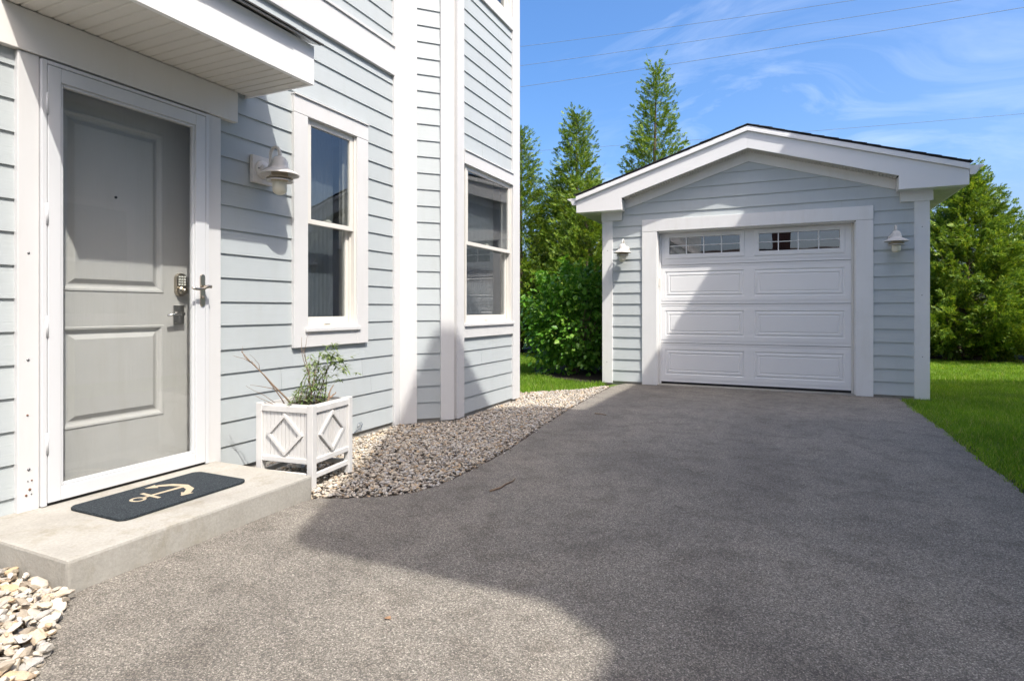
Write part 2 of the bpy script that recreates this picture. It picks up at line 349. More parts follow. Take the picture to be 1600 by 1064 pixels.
LEFT = [(1.35, -6), (1.42, -.8), (1.40, .55), (1.262, .931), (1.09, 1.06), (.962, 1.169), (.83, 1.262), (.80, 1.40), (.80, 2.40), (.835, 2.513), (1.045, 2.611), (1.213, 2.738), (1.291, 2.879), (1.334, 3.095), (1.345, 3.49), (1.326, 4.044), (1.226, 4.948), (1.122, 6.159), (1.057, 7.85), (1.15, 8.30)]
RIGHT = [(4.45, 8.30), (4.45, 7.80), (4.459, 6.957), (4.467, 6.143), (4.449, 5.201), (4.458, 4.577), (4.44, 4.26), (4.46, 2.0), (4.5, -6), (9, -8), (9, -16), (-9, -16), (-9, -8)]
sheet_poly('driveway', wavy(LEFT, 8, .010) + [(1.15, 8.40), (4.4, 8.40)] + wavy(RIGHT[:9], 14, .012) + RIGHT[9:], 0.0, 'asphalt', thick=.05)
lawn = sheet_poly('lawn', [(4.40, -5.5), (40, -5.5), (40, 60), (-40, 60), (-40, 7.2), (.05, 6.6), (.42, 6.97), (.73, 7.32), (.98, 7.80), (1.2, 8.35), (4.3, 8.35), (4.40, 7.7)], -.022, 'lawn_soil')
sheet_poly('lawn_edge_soil', wavy([(4.40, -5), (4.42, 2), (4.40, 4.26), (4.41, 5.2), (4.43, 6.1), (4.42, 7.0), (4.40, 7.8), (4.40, 8.27)], 3, 0) + wavy([(4.56, 8.27), (4.50, 7.8), (4.52, 6.9), (4.53, 6.1), (4.51, 5.2), (4.52, 4.5), (4.51, 2), (4.55, -5)], 20, .015), -.017, 'mulch')
bed = sheet_poly('gravel_bed', [(-.05, 1.1), (-.05, -3), (1.46, -3), (1.44, .55), (1.3, .95), (1.0, 1.2), (.9, 1.4), (.9, 2.4), (1.1, 2.60), (1.25, 2.73), (1.33, 2.87), (1.38, 3.1), (1.39, 3.5), (1.36, 4.05), (1.26, 4.95), (1.16, 6.16), (1.1, 7.9), (.98, 7.85), (.73, 7.34), (.42, 6.99), (.05, 6.62), (-.05, 6.7)], -.014, 'gravel_base')
ORG[bed.name] = Vector((0, 0, 0))
sheet_poly('planting_bed', wavy([(-.95, 9.9), (-.55, 9.0), (.1, 8.42), (.95, 8.12), (.98, 8.5), (.98, 10.6), (-.6, 10.8)], 5, .03), -.006, 'mulch')
sheet_poly('planting_bed', wavy([(-7, 12.9), (-2.6, 12.7), (1, 13.1), (1, 16), (-7, 16)], 5, .08), -.006, 'mulch')
sheet_poly('planting_bed', wavy([(4.9, 14.75), (6.0, 14.72), (7.5, 14.55), (12, 14.4), (12, 18), (4.9, 18)], 6, .06), -.006, 'mulch')

# ------------------------------------------------------------------ our house
house = thing('house', 'two-storey house with pale blue-grey lap siding, angled bay and taupe front door', 'house', (0, 2.5, 0))
MW = Fr((0, 0), (0, 1), (1, 0))                 # main wall
q = math.sqrt(.5); YI = 4.42; BX = .37
AW = Fr((0, YI), (q, q), (q, -q)); AL = BX / q   # angled side of the bay
BW = Fr((BX, 0), (0, 1), (1, 0))                # front of the bay
Y0, Y1 = -9.0, 6.62; YB0, YB1 = YI + BX, 6.235; ZT = 5.9; EXP = .1512
mb = MB()
DO = (1.545, 2.455, .0, 2.215); WO = (3.262, 3.826, .905, 2.482)
MW.sheet(mb, [Y0, DO[0], DO[1], WO[0], WO[1], Y1], [-.06, DO[3] * .0 + .905, 2.215, 2.482, ZT], 0, [(DO[0], DO[1], -.06, .905), (DO[0], DO[1], .905, 2.215), (WO[0], WO[1], .905, 2.215), (WO[0], WO[1], 2.215, 2.482)], -.16)
mb.box(-8, -.16, Y0, Y0 + .16, -.06, ZT); mb.box(-8, -.16, Y1 - .16, Y1, -.06, ZT); mb.box(-8, -7.84, Y0 + .16, Y1 - .16, -.06, ZT)
mb.build('wall', 'foundation', house)
# bay walls, with openings for its two windows
BO = (4.985, 6.055, .905, 2.482); BU = (4.985, 6.055, 4.36, 5.7)
mb = MB(); BW.sheet(mb, [YB0, BO[0], BO[1], YB1], [-.06, .905, 2.482, 4.36, 5.7, ZT], 0, [BO, BU], -.10)
AW.box(mb, .12, AL - .005, -.10, 0, -.06, ZT)
e1 = [(BX, YB1), (0.0, YB1 + BX), (-.10, YB1 + BX), (BX - .10, YB1 - .002)]
mb.prism([(a, b, -.06) for a, b in e1], [(a, b, ZT) for a, b in e1]); mb.build('bay_wall', 'foundation', house)
# lap siding, main wall
k0 = 1.102 - 7 * EXP
TRIM_L, TRIM_R = 1.474, 2.535; WTL, WTR = 3.145, 3.947; CT = 4.325
z = k0
while z < ZT - .02:
    zt = min(z + EXP, ZT)
    if zt > 3.13 and z < 3.395:
        if z < 3.15: zt = 3.15
        elif zt > 3.39: pass
        else: z += EXP; continue
    ends = []
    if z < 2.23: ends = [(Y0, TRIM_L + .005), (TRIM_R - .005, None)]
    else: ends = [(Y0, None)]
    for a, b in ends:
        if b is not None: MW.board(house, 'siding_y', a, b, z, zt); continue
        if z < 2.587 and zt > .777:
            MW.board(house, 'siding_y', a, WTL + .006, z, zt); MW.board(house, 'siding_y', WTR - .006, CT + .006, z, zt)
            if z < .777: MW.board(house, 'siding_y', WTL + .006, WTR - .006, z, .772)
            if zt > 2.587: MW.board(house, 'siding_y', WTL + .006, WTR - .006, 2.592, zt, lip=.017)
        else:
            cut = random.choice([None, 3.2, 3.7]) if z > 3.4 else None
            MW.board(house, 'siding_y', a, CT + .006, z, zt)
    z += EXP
# angled side and bay front siding
z = k0
while z < ZT - .02:
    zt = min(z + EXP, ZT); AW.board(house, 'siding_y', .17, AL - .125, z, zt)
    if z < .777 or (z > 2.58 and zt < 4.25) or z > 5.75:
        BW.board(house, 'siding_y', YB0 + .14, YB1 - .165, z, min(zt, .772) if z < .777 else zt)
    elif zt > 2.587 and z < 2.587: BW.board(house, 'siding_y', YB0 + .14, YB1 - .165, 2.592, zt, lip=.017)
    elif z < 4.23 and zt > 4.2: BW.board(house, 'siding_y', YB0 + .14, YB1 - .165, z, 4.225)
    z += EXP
# corner boards
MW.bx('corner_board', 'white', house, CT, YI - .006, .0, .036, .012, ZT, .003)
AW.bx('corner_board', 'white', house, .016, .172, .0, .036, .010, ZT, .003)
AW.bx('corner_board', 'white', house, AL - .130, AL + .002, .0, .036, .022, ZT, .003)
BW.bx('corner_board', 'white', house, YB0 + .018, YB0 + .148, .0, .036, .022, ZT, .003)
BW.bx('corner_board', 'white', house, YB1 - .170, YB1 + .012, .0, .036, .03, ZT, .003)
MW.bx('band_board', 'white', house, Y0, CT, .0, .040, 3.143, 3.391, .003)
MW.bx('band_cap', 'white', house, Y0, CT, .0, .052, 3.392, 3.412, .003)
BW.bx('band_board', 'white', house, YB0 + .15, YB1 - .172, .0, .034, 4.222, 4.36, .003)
# house roof, above the frame
mb = MB(); mb.prism([(.45, Y0 - .3, ZT), (.45, Y0 - .3, ZT + .18), (-4, Y0 - .3, ZT + 2.2), (-8.4, Y0 - .3, ZT + .18), (-8.4, Y0 - .3, ZT)], [(.45, Y1 + .3, ZT), (.45, Y1 + .3, ZT + .18), (-4, Y1 + .3, ZT + 2.2), (-8.4, Y1 + .3, ZT + .18), (-8.4, Y1 + .3, ZT)])
mb.build('roof', 'roof', house)

def double_hung(par, F, a0, a1, z0, z1, zr, trim=True, tl=.126, tr=.13, room=.5):
    """window in opening a0..a1, z0..z1 with meeting rail at zr"""
    w = part_empty('window', par)
    if trim:
        F.bx('casing', 'white', w, a0 - tl, a0 + .008, 0, .040, .777, 2.46, .003); F.bx('casing', 'white', w, a1 - .008, a1 + tr, 0, .040, .777, 2.46, .003)
        F.bx('head_casing', 'white', w, a0 - tl, a1 + tr, 0, .041, 2.462, 2.585, .003)
        F.bx('drip_cap', 'white', w, a0 - tl - .004, a1 + tr + .004, 0, .052, 2.586, 2.596, .002)
        F.bx('apron', 'white', w, a0 + .0085, a1 - .0085, 0, .038, .777, .886, .003)
        F.bx('sill', 'white', w, a0 - .02, a1 + .02, -.02, .056, .888, .916, .004)
    f = MB(); t = .026   # outer vinyl frame
    F.box(f, a0 + .002, a0 + t, -.105, .020, z0, z1 - .002); F.box(f, a1 - t, a1 - .002, -.105, .020, z0, z1 - .002)
    F.box(f, a0 + t, a1 - t, -.105, .018, z1 - t, z1 - .002); F.box(f, a0 + t, a1 - t, -.105, .022, z0 + .002, z0 + t)
    F.box(f, a0 + t, a0 + t + .010, -.030, -.018, z0 + t, z1 - t); F.box(f, a1 - t - .010, a1 - t, -.030, -.018, z0 + t, z1 - t)
    f.build('frame', 'almond', w, .002)
    def sash(nm, d0, d1, b0, b1, rail_lo, rail_hi):
        m = MB(); st = .038; l, r = a0 + t + .003, a1 - t - .003
        F.box(m, l, l + st, d0, d1, b0, b1); F.box(m, r - st, r, d0, d1, b0, b1)
        F.box(m, l + st, r - st, d0, d1, b0, b0 + rail_lo); F.box(m, l + st, r - st, d0, d1, b1 - rail_hi, b1)
        m.build(nm, 'almond', w, .003)
        g = MB(); F.box(g, l + st - .004, r - st + .004, (d0 + d1) / 2 - .003, (d0 + d1) / 2 + .003, b0 + rail_lo - .004, b1 - rail_hi + .004); g.build('pane', 'glass', w)
    sash('upper_sash', -.016, .012, zr - .022, z1 - t, .036, .04)
    sash('lower_sash', -.060, -.032, z0 + t, zr + .022, .065, .036)
    m = MB(); c = (a0 + a1) / 2; F.box(m, c - .03, c + .03, -.040, -.012, zr + .0225, zr + .034); F.box(m, c - .005, c + .025, -.034, -.02, zr + .0345, zr + .042); m.build('sash_lock', 'almond', w, .002)
    m = MB(); F.box(m, c - .035, c + .035, -.0315, -.022, z0 + t + .012, z0 + t + .02); m.build('sash_lift', 'almond', w, .002)
    # curtain with folds and the dim room behind
    n = 60; V = []; Fc = []
    for i in range(n + 1):
        a = a0 + .03 + (a1 - a0 - .06) * i / n; d = -.20 + .002 * math.sin(i * 1.15)
        V += [F.p(a, d, z0 + .02), F.p(a, d, z1 + .02)]
    for i in range(n): Fc.append((2 * i, 2 * i + 2, 2 * i + 3, 2 * i + 1))
    MB().add(V, Fc, True).build('curtain', 'curtain', w, fix=False)
    m = MB(); b = -1.3
    for (p0, p1, p2, p3) in [((a0 - room, b, z0 - .6), (a1 + room, b, z0 - .6), (a1 + room, b, z1 + .1), (a0 - room, b, z1 + .1)),
                             ((a0 - room, -.17, z0 - .6), (a0 - room, b, z0 - .6), (a0 - room, b, z1 + .1), (a0 - room, -.17, z1 + .1)),
                             ((a1 + room, -.17, z0 - .6), (a1 + room, b, z0 - .6), (a1 + room, b, z1 + .1), (a1 + room, -.17, z1 + .1)),
                             ((a0 - room, -.17, z1 + .1), (a1 + room, -.17, z1 + .1), (a1 + room, b, z1 + .1), (a0 - room, b, z1 + .1)),
                             ((a0 - room, -.17, z0 - .6), (a1 + room, -.17, z0 - .6), (a1 + room, b, z0 - .6), (a0 - room, b, z0 - .6))]:
        m.add([F.p(*p0), F.p(*p1), F.p(*p2), F.p(*p3)], [(0, 1, 2, 3)])
    m.build('room_lining', 'interior', w, fix=False)
    return w
double_hung(house, MW, WO[0], WO[1], WO[2], WO[3], 1.708)
wb = double_hung(house, BW, BO[0], BO[1], BO[2], BO[3], 1.708, trim=False, room=.08)
BW.bx('head_casing', 'white', wb, YB0 + .15, YB1 - .172, 0, .041, 2.462, 2.585, .003)
BW.bx('drip_cap', 'white', wb, YB0 + .15, YB1 - .172, 0, .052, 2.586, 2.596, .002)
BW.bx('sill', 'white', wb, YB0 + .15, YB1 - .172, 0, .054, .888, .913, .004)
BW.bx('apron', 'white', wb, YB0 + .15, YB1 - .172, 0, .036, .777, .886, .003)
wu = double_hung(house, BW, BU[0], BU[1], BU[2], BU[3], 5.05, trim=False, room=.08)
BW.bx('head_casing', 'white', wu, YB0 + .15, YB1 - .172, 0, .041, 5.70, 5.82, .003)
# ---- front door assembly
dt = part_empty('door_surround', house)
cl = MW.bx('casing', 'white', dt, TRIM_L, 1.5595, 0, .042, .108, 2.233, .004); cr = MW.bx('casing', 'white', dt, 2.4435, TRIM_R, 0, .042, .112, 2.233, .004)
cl['label'] = 'door casing with screw heads and rust spots'
for (yy, zz, mt, rr) in [(1.516, 1.312, 'screw', .0055), (1.514, .82, 'screw', .006), (1.512, .565, 'rust', .0042), (1.517, .315, 'screw', .0065), (1.513, .262, 'screw', .003), (1.529, .262, 'rust', .0035), (1.521, .222, 'rust', .0055), (1.507, .198, 'rust', .005), (1.528, .2, 'screw', .003)]:
    m = MB(); m.tube([(.0405, yy, zz), (.0445, yy, zz)], rr, 10); m.build('screw_head', mt, dt)
MW.bx('frieze_board', 'frieze', dt, .9, 2.652, 0, .052, 2.236, 2.428, .003)
MW.bx('door_jamb', 'jamb', dt, 1.548, 1.5615, -.13, .028, .125, 2.205, .002)
MW.bx('door_jamb', 'jamb', dt, 2.436, 2.4535, -.13, .028, .125, 2.205, .002)
MW.bx('door_jamb', 'jamb', dt, 1.562, 2.4355, -.13, .028, 2.186, 2.213, .002)
MW.bx('threshold', 'screw', dt, 1.562, 2.4355, -.12, .03, .1255, .150, .004)
m = MB(); MW.box(m, 2.4305, 2.4358, -.128, -.112, .15, 2.18); m.build('weatherstrip', 'black', dt)
ed = part_empty('entry_door', house)
m = MB(); DZ0, DZ1 = .152, 2.184; da, db = 1.5635, 2.4295; pa = (1.722, 2.262); A = (1.146, 2.07); B = (.44, .962)
MW.sheet(m, [da, pa[0], pa[1], db], [DZ0, B[0], B[1], A[0], A[1], DZ1], -.10, [(*pa, *A), (*pa, *B)], -.143)
m.build('slab', 'door', ed)
for zz in (A, B):
    m = MB(); MW.ringpanel(m, pa[0], pa[1], zz[0], zz[1], [(0, -.10), (.004, -.0955), (.014, -.097), (.022, -.106), (.032, -.112), (.040, -.112), (.062, -.100), (.066, -.0985)]); m.build('panel', 'door', ed)
m = MB(); m.tube([(-.0995, 1.99, 1.66), (-.094, 1.99, 1.66)], .007, 12); m.build('peephole', 'black', ed)
kp = MB(); n = 28; pts = []
for i in range(n):
    a = 2 * math.pi * i / n; ca, sa = math.cos(a), math.sin(a); pts.append((2.364 + .038 * ca, 1.199 + (.034 if sa > 0 else -.034) + .038 * sa))
kp.prism([(-.0995, y, zz) for y, zz in pts], [(-.078, 2.364 + (y - 2.364) * .90, 1.199 + (zz - 1.199) * .94) for y, zz in pts]); kp.build('keypad_lock', 'nickel', ed, .002)
for r_ in range(4):
    for c_ in range(3):
        y = 2.364 + (c_ - 1) * .017; zz = 1.247 - r_ * .0155; m = MB(); m.box(-.079, -.0745, y - .0055, y + .0055, zz - .0045, zz + .0045); m.build('key', 'key', ed, .001)
m = MB(); m.tube([(-.078, 2.364, 1.165), (-.060, 2.364, 1.165)], [.030, .026], 20); m.tube([(-.060, 2.364, 1.165), (-.045, 2.364, 1.165)], .012, 12); m.build('thumb_turn', 'nickel', ed)
m = MB(); m.box(-.0995, -.091, 2.318, 2.388, .966, 1.076); m.build('lever_plate', 'chrome', ed, .002)
m = MB(); m.tube([(-.091, 2.353, 1.025), (-.050, 2.353, 1.025)], .012, 12); m.tube([(-.050, 2.357, 1.025), (-.048, 2.33, 1.026), (-.047, 2.29, 1.022), (-.049, 2.255, 1.016)], [.0105, .0095, .0085, .008], 10); m.build('lever_handle', 'chrome', ed)
sd = part_empty('storm_door', house)
SL, SR, SZ0, SZ1 = 1.562, 2.441, .128, 2.224
m = MB()   # z-bar frame
MW.box(m, SL, SL + .022, .0, .058, SZ0, SZ1); MW.box(m, SR - .022, SR, .0, .058, SZ0, SZ1); MW.box(m, SL + .022, SR - .022, .0, .058, SZ1 - .018, SZ1); m.build('frame', 'white_metal', sd, .003)
gl, gr, g0, g1 = 1.642, 2.352, .205, 2.135
for nm, (a0, a1, z0, z1) in {'stile_a': (SL + .0245, gl, SZ0 + .012, SZ1 - .021), 'stile_b': (gr, SR - .0245, SZ0 + .012, SZ1 - .021), 'rail_a': (gl, gr, g1, SZ1 - .021), 'rail_b': (gl, gr, SZ0 + .012, g0)}.items():
    MW.bx(nm.split('_')[0], 'white_metal', sd, a0, a1, .020, .060, z0, z1, .004)
m = MB(); b_ = .014
MW.box(m, gl + .0005, gl + b_, .022, .052, g0 + .0005, g1 - .0005); MW.box(m, gr - b_, gr - .0005, .022, .052, g0 + .0005, g1 - .0005)
MW.box(m, gl + b_, gr - b_, .022, .052, g1 - b_, g1 - .0005); MW.box(m, gl + b_, gr - b_, .022, .052, g0 + .0005, g0 + b_); m.build('glazing_bead', 'white_metal', sd, .004)
MW.bx('pane', 'storm_glass', sd, gl + .008, gr - .008, .035, .039, g0 + .008, g1 - .008, 0)
MW.bx('door_sweep', 'black', sd, SL + .024, SR - .024, .028, .05, .126, .1395, 0)
for zz in (2.02, 1.50, .97, .42):
    m = MB(); m.tube([(.0585, SL + .0225, zz - .05), (.0585, SL + .0225, zz + .05)], .0055, 10); m.build('hinge', 'white_metal', sd)
m = MB(); n = 20; pts = []
for i in range(n):
    a = 2 * math.pi * i / n; sa = math.sin(a); pts.append((2.393 + .0165 * math.cos(a), 1.165 + (.080 if sa > 0 else -.080) + .0165 * sa))
m.prism([(.0595, y, zz) for y, zz in pts], [(.0675, 2.393 + (y - 2.393) * .85, 1.165 + (zz - 1.165) * .97) for y, zz in pts]); m.build('handle_plate', 'nickel', sd, .001)
m = MB(); m.tube([(.067, 2.393, 1.185), (.105, 2.395, 1.185)], .010, 10); m.tube([(.112, 2.412, 1.186), (.113, 2.393, 1.188), (.108, 2.37, 1.176), (.104, 2.345, 1.170), (.104, 2.318, 1.171), (.103, 2.295, 1.176)], [.010, .0095, .0085, .008, .0075, .006], 10); m.build('lever_handle', 'nickel', sd)
m = MB(); m.tube([(.067, 2.393, 1.125), (.073, 2.393, 1.125)], .009, 12); m.build('key_cylinder', 'nickel', sd)
# ---- porch roof
pr = part_empty('porch_roof', house); PL, PR_, PX, PZ = 1.405, 2.755, .586, 2.43
yy = PR_ - .016
while yy > PL + .02:
    y2 = max(yy - .0668, PL + .015); m = MB()
    m.prism([(.053, y2 + .007, PZ + .012), (.053, y2 + .007, PZ + .007), (.053, y2 + .013, PZ), (.053, yy - .001, PZ), (.053, yy - .001, PZ + .012)], [(PX - .03, y2 + .007, PZ + .012), (PX - .03, y2 + .007, PZ + .007), (PX - .03, y2 + .013, PZ), (PX - .03, yy - .001, PZ), (PX - .03, yy - .001, PZ + .012)])
    m.build('soffit_panel', 'soffit', pr); yy = y2
m = MB(); m.box(.0, PX - .03, PL + .02, PR_ - .02, PZ + .014, PZ + .03); m.build('soffit_backing', 'frieze', pr)
m = MB(); m.box(PX - .028, PX, PL, PR_, PZ - .006, 2.662); m.build('fascia', 'white_vinyl', pr, .002)
for y0, y1 in ((PL, PL + .018), (PR_ - .018, PR_)):
    m = MB(); m.prism([(.0, y0, PZ - .004), (PX - .0285, y0, PZ - .004), (PX - .0285, y0, 2.66), (.0, y0, 2.93)], [(.0, y1, PZ - .004), (PX - .0285, y1, PZ - .004), (PX - .0285, y1, 2.66), (.0, y1, 2.93)]); m.build('end_fascia', 'white_vinyl', pr, .002)
sl = (2.93 - 2.664) / .63
for i in range(6):
    x0 = .643 - i * .125; x1 = x0 - .15; yl = PL - .03
    while yl < PR_ + .03:
        wdt = random.uniform(.22, .34); yr = min(yl + wdt, PR_ + .032); j = random.uniform(0, .003); e = random.uniform(-.006, .006) if i == 0 else random.uniform(-.003, .003)
        za = 2.664 + (.63 - x0) * sl + .006; zb = 2.664 + (.63 - max(x1, 0)) * sl + .002
        m = MB(); m.prism([(x0 + e, yl, za + j), (x0 + e, yl, za + .009 + j), (max(x1, .0), yl, zb + .006), (max(x1, .0), yl, zb)], [(x0 + e, yr - .003, za + j), (x0 + e, yr - .003, za + .009 + j), (max(x1, .0), yr - .003, zb + .006), (max(x1, .0), yr - .003, zb)]); m.build('shingle', 'roof', pr); yl = yr
m = MB(); m.prism([(.63, PL - .01, 2.660), (.63, PL - .01, 2.667), (0, PL - .01, 2.932), (0, PL - .01, 2.90)], [(.63, PR_ + .012, 2.660), (.63, PR_ + .012, 2.667), (0, PR_ + .012, 2.932), (0, PR_ + .012, 2.90)]); m.build('roof_deck', 'white_metal', pr)
m = MB(); pts = []
for i in range(30):
    a = i * .42; rr = .035 * (1 - i / 45); pts.append((.035 + .004 * i / 30, 3.86 + rr * math.cos(a) - .02 + i * .0012, .085 + rr * math.sin(a) + i * .001))
m.tube([(.02, 3.80, .05)] + pts, .002, 6); m.build('cable_curl', 'wire', house)

# ------------------------------------------------------------------ concrete step, doormat
step = thing('entry_step', 'low weathered concrete step in front of the entry door', 'step', (.4, 1.89, 0))
m = MB(); m.box(.0 + .003, .806, 1.272, 2.507, -.06, .1245)
ob = m.build('step_block', 'concrete', step, .012)
mat = thing('doormat', 'dark navy doormat with a cream anchor lying on the concrete step', 'doormat', (.39, 1.935, .125))
def rrect(x0, x1, y0, y1, r, n=6):
    out = []
    for cx, cy, a0 in ((x1 - r, y1 - r, 0), (x0 + r, y1 - r, 90), (x0 + r, y0 + r, 180), (x1 - r, y0 + r, 270)):
        for i in range(n + 1):
            a = R(a0 + 90 * i / n); out.append((cx + r * math.cos(a), cy + r * math.sin(a)))
    return out
rp_ = rrect(.185, .588, 1.60, 2.268, .045)
m = MB(); rp_ = [(x + random.uniform(-.002, .002), y + random.uniform(-.002, .002)) for x, y in rp_]; m.prism([(x, y, .126) for x, y in rp_], [(x, y, .139) for x, y in rp_]); m.build('mat_pile', 'mat', mat, .004)
# anchor: shank, ring, stock and curved arms, print seen from the driveway side; the crown points along +y
an = MB(); zA = .1402; ac = (.385, 1.94)
def strip(pts, w):
    P = [Vector((p[0], p[1])) for p in pts]; Lf, Rt = [], []
    for i, p in enumerate(P):
        t = (P[min(i + 1, len(P) - 1)] - P[max(i - 1, 0)]).normalized(); nn = Vector((-t.y, t.x)); ww = (w[i] if isinstance(w, list) else w) / 2
        Lf.append((p + nn * ww)); Rt.append((p - nn * ww))
    vs = [(v.x, v.y, zA) for v in Lf + Rt]; n = len(P); an.add(vs, [(i, i + 1, n + i + 1, n + i) for i in range(n - 1)])
X = ac[0]
strip([(X - .005, 1.83), (X, 1.93), (X + .005, 2.03)], [.018, .024, .028])
strip([(X + .032 * math.cos(a), 1.802 + .027 * math.sin(a)) for a in [i * math.pi / 9 for i in range(19)]], .014)
zA = .1405; strip([(X - .075, 1.868), (X + .07, 1.862)], [.02, .018])
zA = .1408; strip([(X - .135, 1.945), (X - .118, 1.985), (X - .075, 2.025), (X, 2.047), (X + .075, 2.02), (X + .115, 1.975), (X + .13, 1.93)], [.008, .034, .036, .034, .036, .034, .008])
for sgn in (-1, 1): an.add([(X + sgn * .15, 1.985, zA + .0003), (X + sgn * .085, 1.962, zA + .0003), (X + sgn * .14, 1.925, zA + .0003)], [(0, 1, 2)])
an.build('anchor_motif', 'anchor', mat, fix=False)

# ------------------------------------------------------------------ wall lamps
def wall_lamp(loc, rotz, label, block=True):
    t = thing('wall_lamp', label, 'lamp', loc, rotz, 'nautical wall lamps', world_verts=False)
    # local: wall plane x = 0, outwards +x; z = 0 at the shade's brim
    if block: m = MB(); m.box(.004, .034, -.082, .082, -.045, .135); m.build('mounting_block', 'lamp_white', t, .004)
    else: m = MB(); m.tube([(.002, 0, .05), (.036, 0, .05)], .060, 28); m.build('mounting_base', 'lamp_white', t)
    m = MB(); m.tube([(.034, 0, .05), (.046, 0, .05)], [.062, .056], 28); m.tube([(.046, 0, .05), (.060, 0, .05)], [.034, .030], 20); m.build('back_plate', 'lamp_white', t)
    m = MB(); xa = .185; pts = [(.055, 0, .05), (.085, 0, .055), (.105, 0, .08)] + [(.145 - .042 * math.cos(a), 0, .135 + .052 * math.sin(a)) for a in [i * math.pi / 10 for i in range(11)]] + [(xa + .002, 0, .09)]
    m.tube(pts, .011, 12); m.build('gooseneck_arm', 'lamp_white', t)
    m = MB(); m.lathe([(.001, .122), (.020, .121), (.036, .113), (.047, .094), (.052, .068), (.054, .052), (.060, .042), (.088, .026), (.118, .009), (.1235, .001), (.122, -.004), (.112, .004), (.085, .020), (.050, .036), (.001, .040)], (xa, 0, 0)); m.build('shade', 'lamp_white', t)
    for k, (zz, rr) in enumerate(((-.018, .082), (-.036, .086))):
        m = MB(); m.lathe([(.045, zz + .010), (rr * .8, zz + .006), (rr, zz - .004), (rr, zz - .008), (rr * .8, zz + .001), (.045, zz + .005), (.045, zz + .010)], (xa, 0, 0)); m.build('guard_ring', 'lamp_white' if k else 'lamp_ring', t)
    m = MB(); m.lathe([(.052, .034), (.052, -.040), (.046, -.042), (.046, .034)], (xa, 0, 0), 20); m.build('socket_collar', 'lamp_ring', t)
    m = MB(); m.lathe([(.040, .0), (.045, -.045), (.046, -.090), (.043, -.108), (.034, -.121), (.018, -.129), (.001, -.131)], (xa, 0, 0)); m.build('glass_globe', 'bulb', t)
    for sy in (-.045, .045):
        m = MB(); m.tube([(.044, sy, .05), (.050, sy, .05)], .006, 8); m.build('screw_head', 'screw', t)
    return t
wall_lamp((.016, 2.85, 1.932), 0, 'white nautical lamp on the house siding between front door and window')
wall_lamp((1.155, 8.262, 1.845), R(-90), 'white nautical lamp in sunlight on the garage siding next to the leafy bush', False)
wall_lamp((4.385, 8.262, 1.845), R(-90), 'white nautical lamp in shade on the garage siding next to the lawn', False)

# ------------------------------------------------------------------ planter box and its plant
PW, PH, PA = .405, .475, -.11
C = Vector((.72, 2.60)); E1 = Vector((-math.cos(PA), math.sin(PA))); E2 = Vector((math.sin(PA), math.cos(PA)))
cen = C + (E1 + E2) * PW / 2
pl = thing('planter_box', 'white square planter with diamond lattice panels standing by the step', 'planter', (cen.x, cen.y, .015))
def pf(origin2, t, n): return Fr((origin2.x, origin2.y), (t.x, t.y), (n.x, n.y))
PF = [pf(C, E1, -E2), pf(C, E2, -E1), pf(C + E1 * PW, E2, E1), pf(C + E2 * PW, E1, E2)]
PB = .018; PT = PB + PH; ps = .040
for a in (0, PW - ps):
    for b in (0, PW - ps):
        o = C + E1 * a + E2 * b; F = Fr((o.x, o.y), (E1.x, E1.y), (E2.x, E2.y)); F.bx('post', 'white_old', pl, 0, ps, 0, ps, PB - .01, PT, .004)
zb, ztp = .148, PT - .012
for F in PF:
    F.bx('rail', 'white_old', pl, ps - .002, PW - ps + .002, -.030, -.004, ztp - .036, ztp, .003)
    F.bx('rail', 'white_old', pl, ps - .002, PW - ps + .002, -.030, -.004, zb, zb + .030, .003)
    F.bx('stretcher', 'white_old', pl, ps - .002, PW - ps + .002, -.030, -.008, .062, .090, .003)
    ns = 12; wd = (PW - 2 * ps) / ns
    for i in range(ns): F.bx('slat', 'white_old', pl, ps + i * wd + .0012, ps + (i + 1) * wd - .0012, -.026, -.014, zb + .028, ztp - .034, .002)
    cx, cz, hx, hz = PW / 2, (zb + ztp) / 2 - .003, .130, .126
    cs = [(cx + hx, cz), (cx, cz + hz), (cx - hx, cz), (cx, cz - hz)]; ins = .80
    ci = [(cx + (a - cx) * ins, cz + (b - cz) * ins) for a, b in cs]
    for i in range(4):
        j = (i + 1) % 4; m = MB(); F.poly(m, [cs[i], cs[j], ci[j], ci[i]], -.014, -.0005 - .0015 * (i % 2)); m.build('diamond_bar', 'white_old', pl, .0015)
m = MB(); F = PF[0]; F.box(m, .031, PW - .031, -(PW - .031), -.035, PT - .045, PT - .04); m.build('soil', 'mulch', pl)
